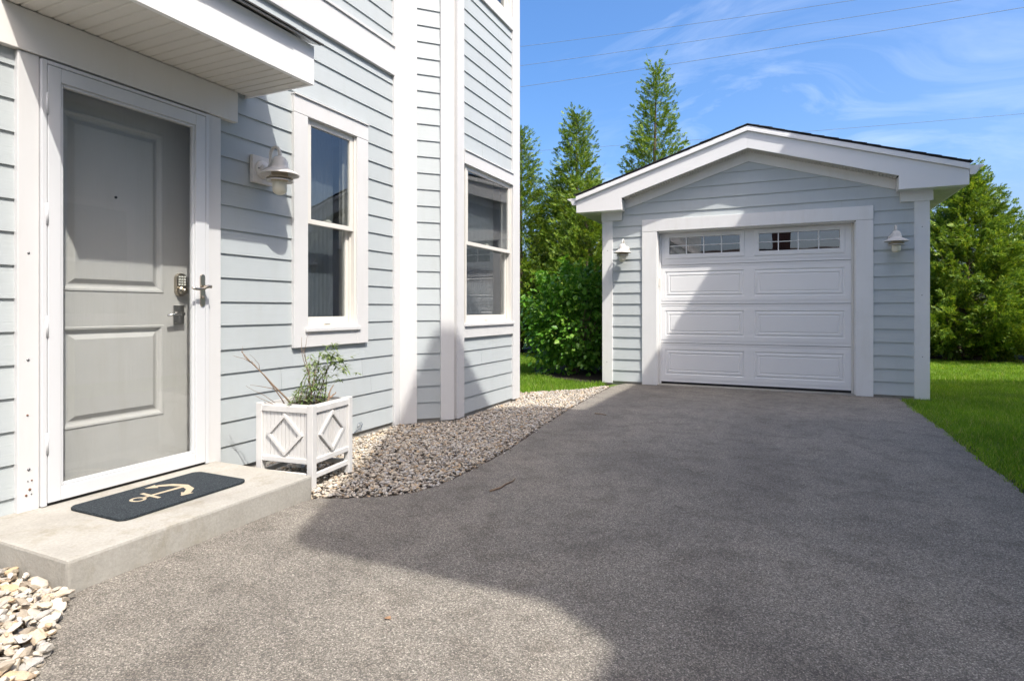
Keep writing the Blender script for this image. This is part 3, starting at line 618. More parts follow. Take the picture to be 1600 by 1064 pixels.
# inner liner rim
for F in PF: F.bx('liner', 'white_old', pl, .041, PW - .041, -.040, -.0305, PT - .12, PT - .004, .001)
plant = thing('potted_plant', 'straggly plant with bare twigs and a tuft of narrow leaves in the white planter', 'plant', (cen.x, cen.y, PT - .04))
tw = MB(); Zs = PT - .042
def P3(a, b, z): o = C + E1 * a + E2 * b; return Vector((o.x, o.y, z))
lv, lf = [], []
def leaf(p, d, up, L, W):
    d = d.normalized(); s = d.cross(up); s = s.normalized() if s.length > 1e-3 else Vector((1, 0, 0)); k = len(lv); nn = s.cross(d)
    lv.extend([p, p + d * L * .4 + s * W - nn * .1 * L, p + d * L - nn * L * .25, p + d * L * .4 - s * W - nn * .1 * L]); lf.append((k, k + 1, k + 2, k + 3))
def twig(base, tip, r0, bend=.02, nodes=5, name=True):
    pts = []; b = Vector((random.uniform(-bend, bend), random.uniform(-bend, bend), 0))
    for i in range(nodes + 1):
        t = i / nodes; pts.append(base.lerp(tip, t) + b * math.sin(math.pi * t) + Vector((random.uniform(-1, 1), random.uniform(-1, 1), 0)) * .004)
    tw.tube(pts, [r0 * (1 - .7 * i / nodes) for i in range(nodes + 1)], 6); return pts
a_ = P3(.20, .10, Zs)
t1 = twig(a_, a_ + Vector((-.16, -.26, .36)), .0065, .03); twig(t1[4], t1[4] + Vector((-.02, -.05, .10)), .0025); twig(t1[4], t1[4] + Vector((-.05, -.09, .05)), .0025)
b_ = P3(.28, .12, Zs); t2 = twig(b_, b_ + Vector((-.05, -.22, .30)), .004); twig(t2[2], t2[2] + Vector((-.05, -.14, .04)), .0025); twig(t2[4], t2[4] + Vector((.0, -.07, .10)), .002)
c_ = P3(.30, .10, Zs); twig(c_, c_ + Vector((-.02, -.19, .10)), .003); twig(c_, c_ + Vector((-.03, -.24, .16)), .0025)
d_ = P3(.16, .2, Zs); t3 = twig(d_, d_ + Vector((-.02, -.05, .35)), .005); twig(t3[3], t3[3] + Vector((-.03, -.03, .22)), .0025); twig(t3[4], t3[4] + Vector((.02, .0, .18)), .002)
e_ = P3(.06, .22, Zs); t4 = twig(e_, e_ + Vector((.01, .045, .13)), .009, .01); twig(t4[2], t4[2] + Vector((.01, .05, .03)), .007, .01)
for i in range(15):
    f0 = P3(random.uniform(.10, .24), random.uniform(.08, .26), Zs); tip = f0 + Vector((random.uniform(-.06, .10), random.uniform(-.03, .16), random.uniform(.10, .34)))
    pp = twig(f0, tip, .003, .03)
    for p in pp[1:]:
        for k in range(13):
            ang = random.uniform(0, 6.28); d = Vector((math.cos(ang), math.sin(ang), random.uniform(-.5, .7))); leaf(p + Vector((random.uniform(-1, 1), random.uniform(-1, 1), random.uniform(-1, 1))) * .012, d, Vector((0, 0, 1)), random.uniform(.025, .06), random.uniform(.0035, .0065))
g0_ = P3(.10, .16, Zs + .20)
for i in range(42):
    tip = Vector((.60, 2.92, .74)) + Vector((random.gauss(0, .045), random.gauss(0, .045), random.gauss(0, .055)))
    for k in range(9):
        ang = random.uniform(0, 6.28); d = Vector((math.cos(ang), math.sin(ang), random.uniform(-.7, .6))); leaf(tip, d, Vector((0, 0, 1)), random.uniform(.03, .06), random.uniform(.004, .007))
twig(P3(.14, .2, Zs), Vector((.60, 2.92, .78)), .004, .02)
tw.build('stem', 'twig', plant)
m = MB(); m.add(lv, lf); m.build('leaves', 'plant', plant, fix=False)

# ------------------------------------------------------------------ garage
gar = thing('garage', 'small gabled detached garage with blue-grey siding and white overhead door', 'garage', (2.78, 8.28, 0))
GY = 8.28; GW = Fr((0, GY), (1, 0), (0, -1)); GX0, GX1, GC = .816, 4.742, 2.779; GB = 13.6
SLP = .3127; GEX = .1575
def rake(x, z0): return z0 - abs(x - GC) * SLP
OX0, OX1, OZ = 1.596, 3.995, 2.135
m = MB(); GW.sheet(m, [GX0 + .02, OX0 - .02, OX1 + .02, GX1 - .02], [-.06, OZ + .03, 2.47], 0, [(OX0 - .02, OX1 + .02, -.06, OZ + .03)], -.14)
GW.poly(m, [(GX0 + .02, 2.47), (GX1 - .02, 2.47), (GX1 - .02, rake(GX1, 3.12)), (GC, 3.12), (GX0 + .02, rake(GX0, 3.12))], -.14, 0)
m.box(GX0 + .02, GX0 + .16, GY + .14, GB, -.06, 2.46); m.box(GX1 - .16, GX1 - .02, GY + .14, GB, -.06, 2.46); m.box(GX0 + .16, GX1 - .16, GB - .14, GB, -.06, 2.46)
m.build('wall', 'foundation', gar)
z = .032
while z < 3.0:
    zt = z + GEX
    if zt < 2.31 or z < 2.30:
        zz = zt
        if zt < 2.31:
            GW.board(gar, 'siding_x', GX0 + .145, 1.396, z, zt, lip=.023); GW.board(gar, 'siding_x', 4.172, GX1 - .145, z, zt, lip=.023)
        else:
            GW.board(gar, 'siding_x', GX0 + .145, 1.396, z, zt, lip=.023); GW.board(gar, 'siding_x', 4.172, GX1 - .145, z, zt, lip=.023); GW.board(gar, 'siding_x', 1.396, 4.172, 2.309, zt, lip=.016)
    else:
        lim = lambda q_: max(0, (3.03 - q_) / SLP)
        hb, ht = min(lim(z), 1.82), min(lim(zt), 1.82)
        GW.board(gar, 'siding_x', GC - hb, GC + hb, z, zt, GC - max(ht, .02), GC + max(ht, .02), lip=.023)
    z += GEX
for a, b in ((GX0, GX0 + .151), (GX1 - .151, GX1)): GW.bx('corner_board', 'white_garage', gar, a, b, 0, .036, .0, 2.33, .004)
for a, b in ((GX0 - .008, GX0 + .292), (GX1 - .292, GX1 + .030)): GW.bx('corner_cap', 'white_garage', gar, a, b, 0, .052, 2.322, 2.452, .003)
for xx, zz in ((GX1 - .075, 2.02), (GX1 - .078, 1.22), (GX1 - .073, .50), (GX0 + .08, 1.9), (GX0 + .07, .3)):
    m = MB(); m.tube([(xx, GY - .0355, zz), (xx, GY - .038, zz)], .006, 8); m.build('nail_head', 'screw', gar)
# rake frieze on the wall, left and right
for sg in (-1, 1):
    e = GC + sg * 1.66
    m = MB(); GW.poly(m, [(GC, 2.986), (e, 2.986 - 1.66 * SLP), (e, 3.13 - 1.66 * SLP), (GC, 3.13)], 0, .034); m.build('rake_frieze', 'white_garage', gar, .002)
GF = GY - 8.03    # fascia overhang
for sg in (-1, 1):
    tip = GC + sg * 2.285; ret = GC + sg * 1.626
    ztip = 3.318 - 2.285 * SLP
    m = MB(); GW.poly(m, [(GC, 3.318), (GC, 3.108), (ret, 3.108 - 1.626 * SLP), (ret, 2.438), (tip, 2.438), (tip, ztip)], GF - .022, GF); m.build('rake_fascia', 'white_vinyl', gar, .002)
    m = MB(); GW.poly(m, [(GC, 3.386), (GC, 3.320), (tip, ztip + .002), (tip, ztip + .068)], GF - .02, GF + .020); m.build('rake_moulding', 'white_vinyl', gar, .004)
    m = MB(); GW.poly(m, [(GC, 3.352), (GC, 3.321), (tip, ztip + .003), (tip, ztip + .034)], GF + .0205, GF + .030); m.build('drip_edge', 'white_vinyl', gar, .002)
    # closed eave return
    m = MB(); GW.poly(m, [(ret, 2.442), (tip, 2.442), (tip, 2.56), (ret, 2.59)], .0525, GF - .0225); m.build('eave_return', 'white_vinyl', gar)
    # rake soffit: ribbed vinyl
    m = MB(); n = int(1.626 / .034)
    for i in range(n):
        xa, xb = GC + sg * i * 1.626 / n, GC + sg * (i + .62) * 1.626 / n
        za, zb_ = 3.106 - abs(xa - GC) * SLP, 3.106 - abs(xb - GC) * SLP
        m.prism([GW.p(xa, .034, za), GW.p(xb, .034, zb_), GW.p(xb, .034, zb_ + .016), GW.p(xa, .034, za + .016)], [GW.p(xa, GF - .0225, za), GW.p(xb, GF - .0225, zb_), GW.p(xb, GF - .0225, zb_ + .016), GW.p(xa, GF - .0225, za + .016)])
    z9 = 3.122 - 1.626 * SLP
    m.prism([GW.p(GC, .034, 3.122), GW.p(ret, .034, z9), GW.p(ret, .034, z9 + .02), GW.p(GC, .034, 3.142)], [GW.p(GC, GF - .0225, 3.122), GW.p(ret, GF - .0225, z9), GW.p(ret, GF - .0225, z9 + .02), GW.p(GC, GF - .0225, 3.142)])
    m.build('rake_soffit', 'soffit', gar)
    # side eave: soffit, fascia, gutter
    xw = GX0 + .02 if sg < 0 else GX1 - .02
    lo, hi = sorted((xw, tip - sg * .022)); m = MB(); n = 26; dy_ = (GB - 8.26) / n
    m.box(lo, hi, 8.262, GB, 2.452, 2.47)
    for i in range(n): m.box(lo, hi, 8.262 + i * dy_ + .006, 8.262 + (i + 1) * dy_ - .006, 2.446, 2.4525)
    m.build('eave_soffit', 'soffit', gar)
    lo, hi = sorted((tip, tip - sg * .020)); m = MB(); m.box(lo, hi, 8.054, GB + .2, 2.445, ztip); m.build('eave_fascia', 'white_vinyl', gar)
    prof = [(.002, 2.548), (.055, 2.548), (.075, 2.575), (.085, 2.61), (.125, 2.632), (.132, 2.645), (.124, 2.645), (.118, 2.638), (.078, 2.616), (.068, 2.58), (.052, 2.556), (.008, 2.556), (.008, 2.65), (.002, 2.65)]
    m = MB(); m.prism([(tip + sg * a, 8.035, b) for a, b in prof], [(tip + sg * a, GB + .2, b) for a, b in prof]); m.build('gutter', 'white_vinyl', gar)
    m = MB(); ec = [(.002, 2.549), (.055, 2.549), (.085, 2.61), (.131, 2.634), (.131, 2.646), (.002, 2.65)]; m.prism([(tip + sg * a, 8.028, b) for a, b in ec], [(tip + sg * a, 8.0345, b) for a, b in ec]); m.build('gutter_end_cap', 'white_vinyl', gar)
    # roof: overlapping shingle courses
    nn = 16; run = 2.285 + .03
    m = MB(); m.prism([(GC, 8.012, 3.387), (tip, 8.012, ztip + .070), (tip, 8.012, ztip + .082), (GC, 8.012, 3.399)], [(GC, GB + .25, 3.387), (tip, GB + .25, ztip + .070), (tip, GB + .25, ztip + .082), (GC, GB + .25, 3.399)]); m.build('roof_deck', 'roof', gar)
    for i in range(nn):
        r0 = run * (1 - i / nn); r1 = max(0, run * (1 - (i + 1.25) / nn))
        zA_ = 3.400 - r0 * SLP + .006; zB_ = 3.400 - r1 * SLP + .003
        yl = 8.0 + random.uniform(-.003, .003); y = yl
        while y < GB + .25:
            y2 = min(y + (random.uniform(.18, .32) if y < 8.5 else 1.4), GB + .26); j = random.uniform(0, .006); e = random.uniform(-.004, .004)
            xs0, xs1 = GC + sg * (r0 + e), GC + sg * r1
            m = MB(); m.prism([(xs0, y, zA_ + j), (xs0, y, zA_ + .008 + j), (xs1, y, zB_ + .007), (xs1, y, zB_)], [(xs0, y2 - .003, zA_ + j), (xs0, y2 - .003, zA_ + .008 + j), (xs1, y2 - .003, zB_ + .007), (xs1, y2 - .003, zB_)]); m.build('shingle', 'roof', gar); y = y2
yy = 8.0
while yy < GB:
    m = MB(); m.prism([(GC - .12, yy, 3.368), (GC, yy, 3.405), (GC + .12, yy, 3.368), (GC + .12, yy, 3.374), (GC, yy, 3.412), (GC - .12, yy, 3.374)], [(GC - .12, yy + .29, 3.364), (GC, yy + .29, 3.401), (GC + .12, yy + .29, 3.364), (GC + .12, yy + .29, 3.370), (GC, yy + .29, 3.408), (GC - .12, yy + .29, 3.370)]); m.build('ridge_cap', 'roof', gar); yy += .28
# door casing
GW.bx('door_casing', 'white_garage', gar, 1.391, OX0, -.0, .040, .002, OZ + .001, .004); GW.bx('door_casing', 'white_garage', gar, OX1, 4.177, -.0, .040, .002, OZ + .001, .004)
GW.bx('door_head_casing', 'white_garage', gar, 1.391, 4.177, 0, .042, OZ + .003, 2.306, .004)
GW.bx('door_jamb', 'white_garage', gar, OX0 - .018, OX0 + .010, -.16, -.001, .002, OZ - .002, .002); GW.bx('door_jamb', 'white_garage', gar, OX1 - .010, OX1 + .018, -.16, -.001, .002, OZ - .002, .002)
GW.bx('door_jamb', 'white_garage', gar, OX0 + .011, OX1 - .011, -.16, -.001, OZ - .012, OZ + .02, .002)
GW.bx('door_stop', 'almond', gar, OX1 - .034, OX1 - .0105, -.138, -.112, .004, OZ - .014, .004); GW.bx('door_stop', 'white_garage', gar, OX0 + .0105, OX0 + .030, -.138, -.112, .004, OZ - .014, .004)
GW.bx('door_sensor', 'almond', gar, OX0 + .0105, OX0 + .030, -.075, -.045, 1.36, 1.49, .004)
GW.bx('apron_slab', 'concrete', gar, OX0 - .01, OX1 + .01, -.5, .012, -.02, .010, .002)
od = part_empty('overhead_door', gar); SH = .545; DB = -.140
cols = [(1.683, 2.717), (2.844, 3.889)]; prof = [(0, DB), (.008, DB - .010), (.018, DB - .010), (.030, DB - .002), (.052, DB - .002), (.060, DB - .009), (.066, DB - .009), (.072, DB - .003)]
lx0, lx1 = OX0 + .012, OX1 - .012
for i in range(4):
    z0 = .040 + i * SH; z1 = z0 + SH - .004
    m = MB(); p0, p1 = z0 + .105, z0 + .455
    if i == 3: p0, p1 = z0 + .095, z0 + .435
    cc = [(a, b, p0, p1) for a, b in cols]
    GW.sheet(m, [lx0, cols[0][0], cols[0][1], cols[1][0], cols[1][1], lx1], [z0 + .045, p0, p1, z1 - .045], DB, cc, DB - .04)
    # stepped tongue-and-groove edges at the joints
    GW.box(m, lx0, lx1, DB - .04, DB - .006, z0 + .022, z0 + .045); GW.box(m, lx0, lx1, DB - .04, DB - .001, z0 + .003, z0 + .022); GW.box(m, lx0, lx1, DB - .04, DB - .006, z1 - .045, z1 - .022); GW.box(m, lx0, lx1, DB - .04, DB - .001, z1 - .022, z1)
    if i < 3:
        m.build('section', 'white_vinyl', od)
        for a, b in cols:
            m = MB(); GW.ringpanel(m, a, b, p0, p1, prof); m.build('raised_panel', 'white_vinyl', od)
    else:
        m.build('section', 'white_vinyl', od)
        for a, b in cols:
            m = MB(); f = .055   # window frame with muntins: two rows of four lites
            for (q0, q1, r0, r1) in ((a - .004, a + f, p0 - .004, p1 + .004), (b - f, b + .004, p0 - .004, p1 + .004), (a + f, b - f, p0 - .004, p0 + f), (a + f, b - f, p1 - f, p1 + .004)): GW.box(m, q0, q1, DB - .03, DB + .010, r0, r1)
            m.build('window_frame', 'white_vinyl', od, .004)
            ga, gb, gc, gd = a + f, b - f, p0 + f, p1 - f
            m = MB()
            for k in range(1, 4): x_ = ga + (gb - ga) * k / 4; GW.box(m, x_ - .0065, x_ + .0065, DB - .012, DB + .002, gc, gd)
            zc = (gc + gd) / 2
            for k in range(4): GW.box(m, ga + (gb - ga) * k / 4 + .0066 * (k > 0), ga + (gb - ga) * (k + 1) / 4 - .0066 * (k < 3), DB - .012, DB + .0015, zc - .0055, zc + .0055)
            m.build('muntin', 'white_vinyl', od)
            for k in range(4):
                for (v0, v1) in ((gc, zc), (zc, gd)):
                    m = MB(); GW.box(m, ga + (gb - ga) * k / 4 + .001, ga + (gb - ga) * (k + 1) / 4 - .001, DB - .020, DB - .016, v0 + .001, v1 - .001); m.build('pane', 'garage_glass', od)
GW.bx('bottom_seal', 'black', od, lx0, lx1, DB - .035, DB - .008, .0102, .040, .003)
m = MB(); GW.box(m, OX0 - .3, OX1 + .3, -5.2, -5.15, .0, 2.44); GW.box(m, GX0 + .17, GX1 - .17, -5.2, -.2, 2.44, 2.455); m.build('interior_lining', 'interior', gar)

# ------------------------------------------------------------------ gravel stones
def stone_mesh(i, sub=2):
    bm = bmesh.new(); bmesh.ops.create_icosphere(bm, subdivisions=sub, radius=.5); rs = random.Random(100 + i)
    ax = Vector((1, rs.uniform(.5, .85), rs.uniform(.26, .46)))
    planes = [(Vector((rs.gauss(0, 1), rs.gauss(0, 1), rs.gauss(0, .8))).normalized(), rs.uniform(.20, .38)) for _ in range(10)]
    for v in bm.verts:
        for nrm, d in planes:
            t = v.co.dot(nrm)
            if t > d: v.co -= nrm * (t - d) * .96
        v.co += Vector((rs.gauss(0, 1), rs.gauss(0, 1), rs.gauss(0, 1))) * .012
        v.co = Vector((v.co.x * ax.x, v.co.y * ax.y, v.co.z * ax.z)) * 1.15
    me = bpy.data.meshes.new('stone'); bm.to_mesh(me); bm.free(); me.materials.append(M['stone'])
    me.polygons.foreach_set('use_smooth', [False] * len(me.polygons)); return me
STN = [stone_mesh(i, 2) for i in range(10)]; STL = [stone_mesh(i, 1) for i in range(10)]
from mathutils.geometry import intersect_point_tri_2d
def inpoly(x, y, P):
    c = False; n = len(P); j = n - 1
    for i in range(n):
        if (P[i][1] > y) != (P[j][1] > y) and x < (P[j][0] - P[i][0]) * (y - P[i][1]) / (P[j][1] - P[i][1]) + P[i][0]: c = not c
        j = i
    return c
bedpoly = [(.0, 1.26), (.0, .2), (1.38, .2), (1.41, .55), (1.275, .935), (1.10, 1.07), (.97, 1.175), (.84, 1.262)]
bedpoly2 = [(.03, 2.52), (.83, 2.525), (1.03, 2.62), (1.195, 2.745), (1.275, 2.885), (1.318, 3.1), (1.328, 3.49), (1.31, 4.04), (1.21, 4.95), (1.105, 6.16), (1.04, 7.85), (.97, 7.82), (.73, 7.34), (.42, 6.99), (.14, 6.70), (.14, 6.50), (BX + .02, 6.26), (BX + .02, YB0), (.03, YI)]
camx, camy = 3.2, 0.0
cand = []
rs = random.Random(5)
def pile(poly, bb, n, smin, smax, zb, zr):
    for _ in range(n):
        x, y = rs.uniform(bb[0], bb[1]), rs.uniform(bb[2], bb[3])
        if not inpoly(x, y, poly): continue
        s = smin + (smax - smin) * rs.random() ** 1.8
        cand.append((x, y, zb + rs.random() * zr, s))
pile(bedpoly, (0, 1.4, .2, 1.3), 3600, .024, .072, -.004, .042)
pile(bedpoly2, (0, 1.35, 2.5, 7.9), 27000, .019, .050, -.006, .017)
for _ in range(46):     # stray stones along the asphalt edge
    i = rs.choice([2, 3, 4, 9, 10, 11, 12, 13, 14, 15, 16, 17]); t = rs.random(); a, b = LEFT[i], LEFT[i + 1]
    cand.append((a[0] + (b[0] - a[0]) * t + rs.uniform(-.01, .02), a[1] + (b[1] - a[1]) * t, .006, rs.uniform(.012, .03)))
def appear(c):
    d = math.hypot(c[0] - camx, c[1] - camy); fx = -math.sin(TH) * (c[0] - camx) + math.cos(TH) * (c[1] - camy); rx = math.cos(TH) * (c[0] - camx) + math.sin(TH) * (c[1] - camy)
    vis = fx > .3 and abs(rx / fx) < .90 and (1.05 / fx) < .66
    return -(c[3] / d + c[2] * .25 if vis else 0)
cand.sort(key=appear)
def smat(c): return (Matrix.Translation((c[0], c[1], c[2])) @ Matrix.Rotation(rs.uniform(0, 6.28), 4, 'Z') @ Matrix.Rotation(rs.gauss(0, .30), 4, 'X') @ Matrix.Rotation(rs.gauss(0, .30), 4, 'Y') @ Matrix.Scale(c[3], 4))
for c in cand[:300]:
    o = bpy.data.objects.new('stone', STN[rs.randrange(10)]); COL.objects.link(o); o.parent = bed; o.matrix_local = smat(c)
tv = []; tf = []
for me in STL:
    v = np.empty(len(me.vertices) * 3, np.float32); me.vertices.foreach_get('co', v); tv.append(v.reshape(-1, 3)); tf.append(np.array([tuple(p.vertices) for p in me.polygons], np.int32))
VV, FF, off = [], [], 0
for c in cand[300:]:
    k = rs.randrange(10); Mx = np.array(smat(c), np.float32); v = tv[k] @ Mx[:3, :3].T + Mx[:3, 3]; VV.append(v); FF.append(tf[k] + off); off += len(v)
g = fast_mesh('gravel', np.concatenate(VV), np.concatenate(FF), 'stone', bed); g['kind'] = 'stuff'

# ------------------------------------------------------------------ lawn grass
def grass(name, polys, parent):
    P = []; 
    for (poly, bb, n, hmin, hmax, w) in polys:
        xy = np.stack([RNG.uniform(bb[0], bb[1], n), RNG.uniform(bb[2], bb[3], n)], 1); x, y = xy[:, 0], xy[:, 1]
        ins = np.zeros(n, bool); j = len(poly) - 1
        for i in range(len(poly)):
            xi, yi = poly[i]; xj, yj = poly[j]
            if yi != yj: ins ^= ((yi > y) != (yj > y)) & (x < (xj - xi) * (y - yi) / (yj - yi) + xi)
            j = i
        xy = xy[ins]; n = len(xy); h = RNG.uniform(hmin, hmax, n); a = RNG.uniform(0, 6.283, n); ln = RNG.normal(0, .4, (n, 2))
        clump = .75 + .5 * (np.sin(xy[:, 0] * 9 + np.sin(xy[:, 1] * 7)) * np.sin(xy[:, 1] * 8) * .5 + .5); h *= clump
        b = np.concatenate([xy, np.full((n, 1), -.022)], 1); s = np.stack([np.cos(a), np.sin(a), np.zeros(n)], 1) * w
        t = b + np.stack([ln[:, 0] * h, ln[:, 1] * h, h], 1); mid = b * .55 + t * .45; mid[:, 2] += h * .1
        P.append(np.stack([b - s, b + s, mid + s * .8, mid - s * .8, t], 1))
    P = np.concatenate(P); n = len(P); V = P.reshape(-1, 3); base = np.arange(n)[:, None] * 5
    F = np.concatenate([base + [0, 1, 2], base + [0, 2, 3], base + [3, 2, 4]], 0)
    o = fast_mesh(name, V, F, 'grass', parent); tag(o, kind='stuff'); return o
R1 = [(4.47, 3.0), (5.6, 3.0), (6.6, 9), (6.4, 10.5), (4.76, 10.5), (4.78, 8.25), (4.46, 8.22), (4.42, 7.80), (4.44, 6.9), (4.45, 6.1), (4.43, 5.2), (4.445, 4.5), (4.425, 4.2)]
R1 = R1[:6] + wavy(R1[6:] + [R1[0]], 40, .028)[:-1]
R2 = [(4.76, 10.5), (6.4, 10.5), (9.5, 14.6), (4.8, 14.9)]
Lw1 = [(.06, 6.72), (.42, 7.02), (.73, 7.36), (.95, 7.86), (.9, 8.16), (.1, 8.42), (-.55, 9.0), (-.95, 9.9), (-.6, 10.8), (.8, 10.8), (.8, 13.2), (-5, 12.9), (-5, 9), (-1.2, 6.9)]
lawn_grass = grass('grass', [(R1, (4.4, 6.7, 3.0, 10.5), 95000, .035, .06, .0022), (R2, (4.7, 9.6, 10.5, 15), 70000, .035, .065, .0032), (Lw1, (-5, 1, 6.6, 13.3), 110000, .035, .065, .0028),
    ([(4.5, -5), (12, -5), (14, 14), (6.6, 9), (5.6, 3), (4.5, 3)], (4.4, 14, -5, 14), 26000, .03, .06, .004)], lawn)

# ------------------------------------------------------------------ arborvitae trees
def spray_templates(n=6):
    out = []; rs = np.random.default_rng(3)
    for k in range(n):
        V = []; F = []
        def blade(p, d, L, W):
            d = d / np.linalg.norm(d); s = np.array([-d[1], d[0], 0]); zc = rs.normal(0, .05); i = len(V)
            V.extend([p, p + d * L * .5 + s * W + [0, 0, zc], p + d * L + [0, 0, zc * 1.5 - .04], p + d * L * .5 - s * W + [0, 0, zc]]); F.append((i, i + 1, i + 2, i + 3))
        m = 5
        for i in range(m):
            t = (i + .4) / m; p = np.array([t * .9, 0, -.10 * t * t]); 
            for sg in (-1, 1):
                a = sg * (.75 - .3 * t + rs.normal(0, .12)); L = (.42 - .24 * t) * rs.uniform(.75, 1.2)
                blade(p, np.array([math.cos(a), math.sin(a), rs.normal(0, .12)]), L, .066 * rs.uniform(.8, 1.3))
        blade(np.array([.3, 0, 0.]), np.array([1, 0, -.08]), .75, .05)
        out.append((np.array(V, np.float32), np.array(F, np.int32)))
    return out
SPT = spray_templates()
def arborvitae(loc, H, Rm, seed, label, dens=1.0, sz=.30, low=.05, p=.75, mat='thuja', group='arborvitae trees behind the garage', name='arborvitae_tree'):
    rs = np.random.default_rng(seed); t = thing(name, label, 'tree', (loc[0], loc[1], -.03), 0, group, world_verts=False)
    lean = rs.normal(0, .012, 2)
    tr = MB(); tr.tube([(0, 0, 0), (lean[0] * H * .3, lean[1] * H * .3, H * .3), (lean[0] * H * .7, lean[1] * H * .7, H * .7), (lean[0] * H, lean[1] * H, H * .985)], [.03 + H * .014, H * .012, H * .006, .004], 8)
    pos, dr, sc = [], [], []
    nl = int(38 * H * dens)
    for i in range(nl):
        h = low + (1 - low) * (i + rs.random()) / nl; h = min(h, .985); az = i * 2.39996 + rs.normal(0, .4)
        L = Rm * ((1 - h) ** p) * (1.0 if h > .22 else .80 + .9 * h) * rs.uniform(.72, 1.18) + .05
        up = .55 + .75 * h + rs.normal(0, .12); base = np.array([lean[0] * h * H, lean[1] * h * H, h * H - L * .45 * min(1, up)])
        base[2] = max(base[2], .04)
        d = np.array([math.cos(az), math.sin(az)]); npt = max(3, int(L / .10)); pts = []
        for k in range(npt + 1):
            u = k / npt; pts.append(np.array([base[0] + d[0] * L * u, base[1] + d[1] * L * u, base[2] + L * (up * .35 * u + up * .45 * u * u) - .04 * L * math.sin(3 * u)]))
        tr.tube([tuple(q) for q in pts[::max(1, npt // 3)]], [max(.003, .012 * L)] + [.003] * (len(pts[::max(1, npt // 3)]) - 1), 4, cap=False)
        nc = max(2, int(2 + 4.2 * L)); per = max(2, int((6 + 22 * L) * dens / nc))
        for c_ in range(nc):
            u = .25 + .75 * ((c_ + rs.uniform(.2, 1)) / nc) ** .7; u = min(u, 1.0); jj = u * npt; a = int(min(jj, npt - 1)); q0 = pts[a] + (pts[a + 1] - pts[a]) * (jj - a)
            sdv = rs.normal(0, .9); side = sdv * (.06 + .14 * L) * (1.15 - u); q0 = q0 + np.array([-d[1] * side, d[0] * side, rs.normal(0, .04)])
            cd = np.array([d[0] - d[1] * sdv * .5, d[1] + d[0] * sdv * .5, .25 + .55 * h + rs.normal(0, .2)])
            for k in range(per):
                t_ = rs.random(); q = q0 + cd * (t_ - .4) * .30 * sz / .23 + rs.normal(0, .032, 3)
                dd = cd + rs.normal(0, .42, 3); pos.append(q); dr.append(dd / np.linalg.norm(dd)); sc.append(sz * rs.uniform(.6, 1.15) * (1 - .4 * h))
    pos, dr, sc = np.array(pos), np.array(dr), np.array(sc); n = len(pos)
    # the sprays stand in planes close to vertical, twisted at random
    sideref = np.cross(dr, np.array([0, 0, 1.])); sideref /= np.linalg.norm(sideref, axis=1)[:, None] + 1e-9; upv = np.cross(sideref, dr); tw_ = rs.uniform(0, 6.283, n)
    sv = sideref * np.cos(tw_)[:, None] + upv * np.sin(tw_)[:, None]; nv = np.cross(dr, sv)
    VV, FF, off = [], [], 0; ids = rs.integers(0, len(SPT), n)
    for k, (tv, tf) in enumerate(SPT):
        ii = np.where(ids == k)[0]
        if not len(ii): continue
        P = pos[ii][:, None, :] + sc[ii][:, None, None] * (tv[None, :, 0:1] * dr[ii][:, None, :] + tv[None, :, 1:2] * sv[ii][:, None, :] + tv[None, :, 2:3] * nv[ii][:, None, :])
        FF.append((tf[None] + (np.arange(len(ii)) * len(tv))[:, None, None] + off).reshape(-1, 4)); VV.append(P.reshape(-1, 3)); off += len(ii) * len(tv)
    tr.build('trunk', 'bark', t, fix=False)
    fast_mesh('crown', np.concatenate(VV), np.concatenate(FF), mat, t)
    return t
arborvitae((-2.75, 13.3), 5.5, 1.35, 1, 'tall arborvitae half hidden behind the end of the bay window wall', 1.35, .235, p=1.0)
arborvitae((-1.40, 13.7), 5.85, 1.35, 2, 'arborvitae with a thin pointed top behind the leafy bush', 1.4, .235, p=1.0)
arborvitae((.22, 14.6), 6.95, 1.65, 3, 'tallest arborvitae rising behind the left slope of the garage roof', 1.1, .25, p=1.0)
arborvitae((-.75, 12.5), 3.9, 1.05, 4, 'low arborvitae filling the gap between two taller ones beside the garage', 1.7, .22, low=.02, p=.8)
arborvitae((-2.1, 14.5), 4.5, 1.4, 10, 'shorter arborvitae set back between the two pointed ones', 1.2, .25, low=.02, p=.8)
arborvitae((6.80, 15.7), 4.10, 2.5, 6, 'broad dense arborvitae on the lawn past the shaded garage corner', 2.4, .225, low=.02, p=1.2)
arborvitae((9.5, 16.6), 2.9, 1.4, 7, 'arborvitae at the lawn edge with only its fringe beside the broad dense one', 1.5, .27, low=.02, p=.7)
arborvitae((5.3, 17.4), 3.3, 1.6, 8, 'lower arborvitae standing behind the broad dense one', 1.5, .28, low=.02, p=.6)
arborvitae((12.6, 22.5), 5.2, 1.6, 9, 'distant pale tree peeking out beyond the broad arborvitae', .6, .45, mat='thuja_far', p=.5)

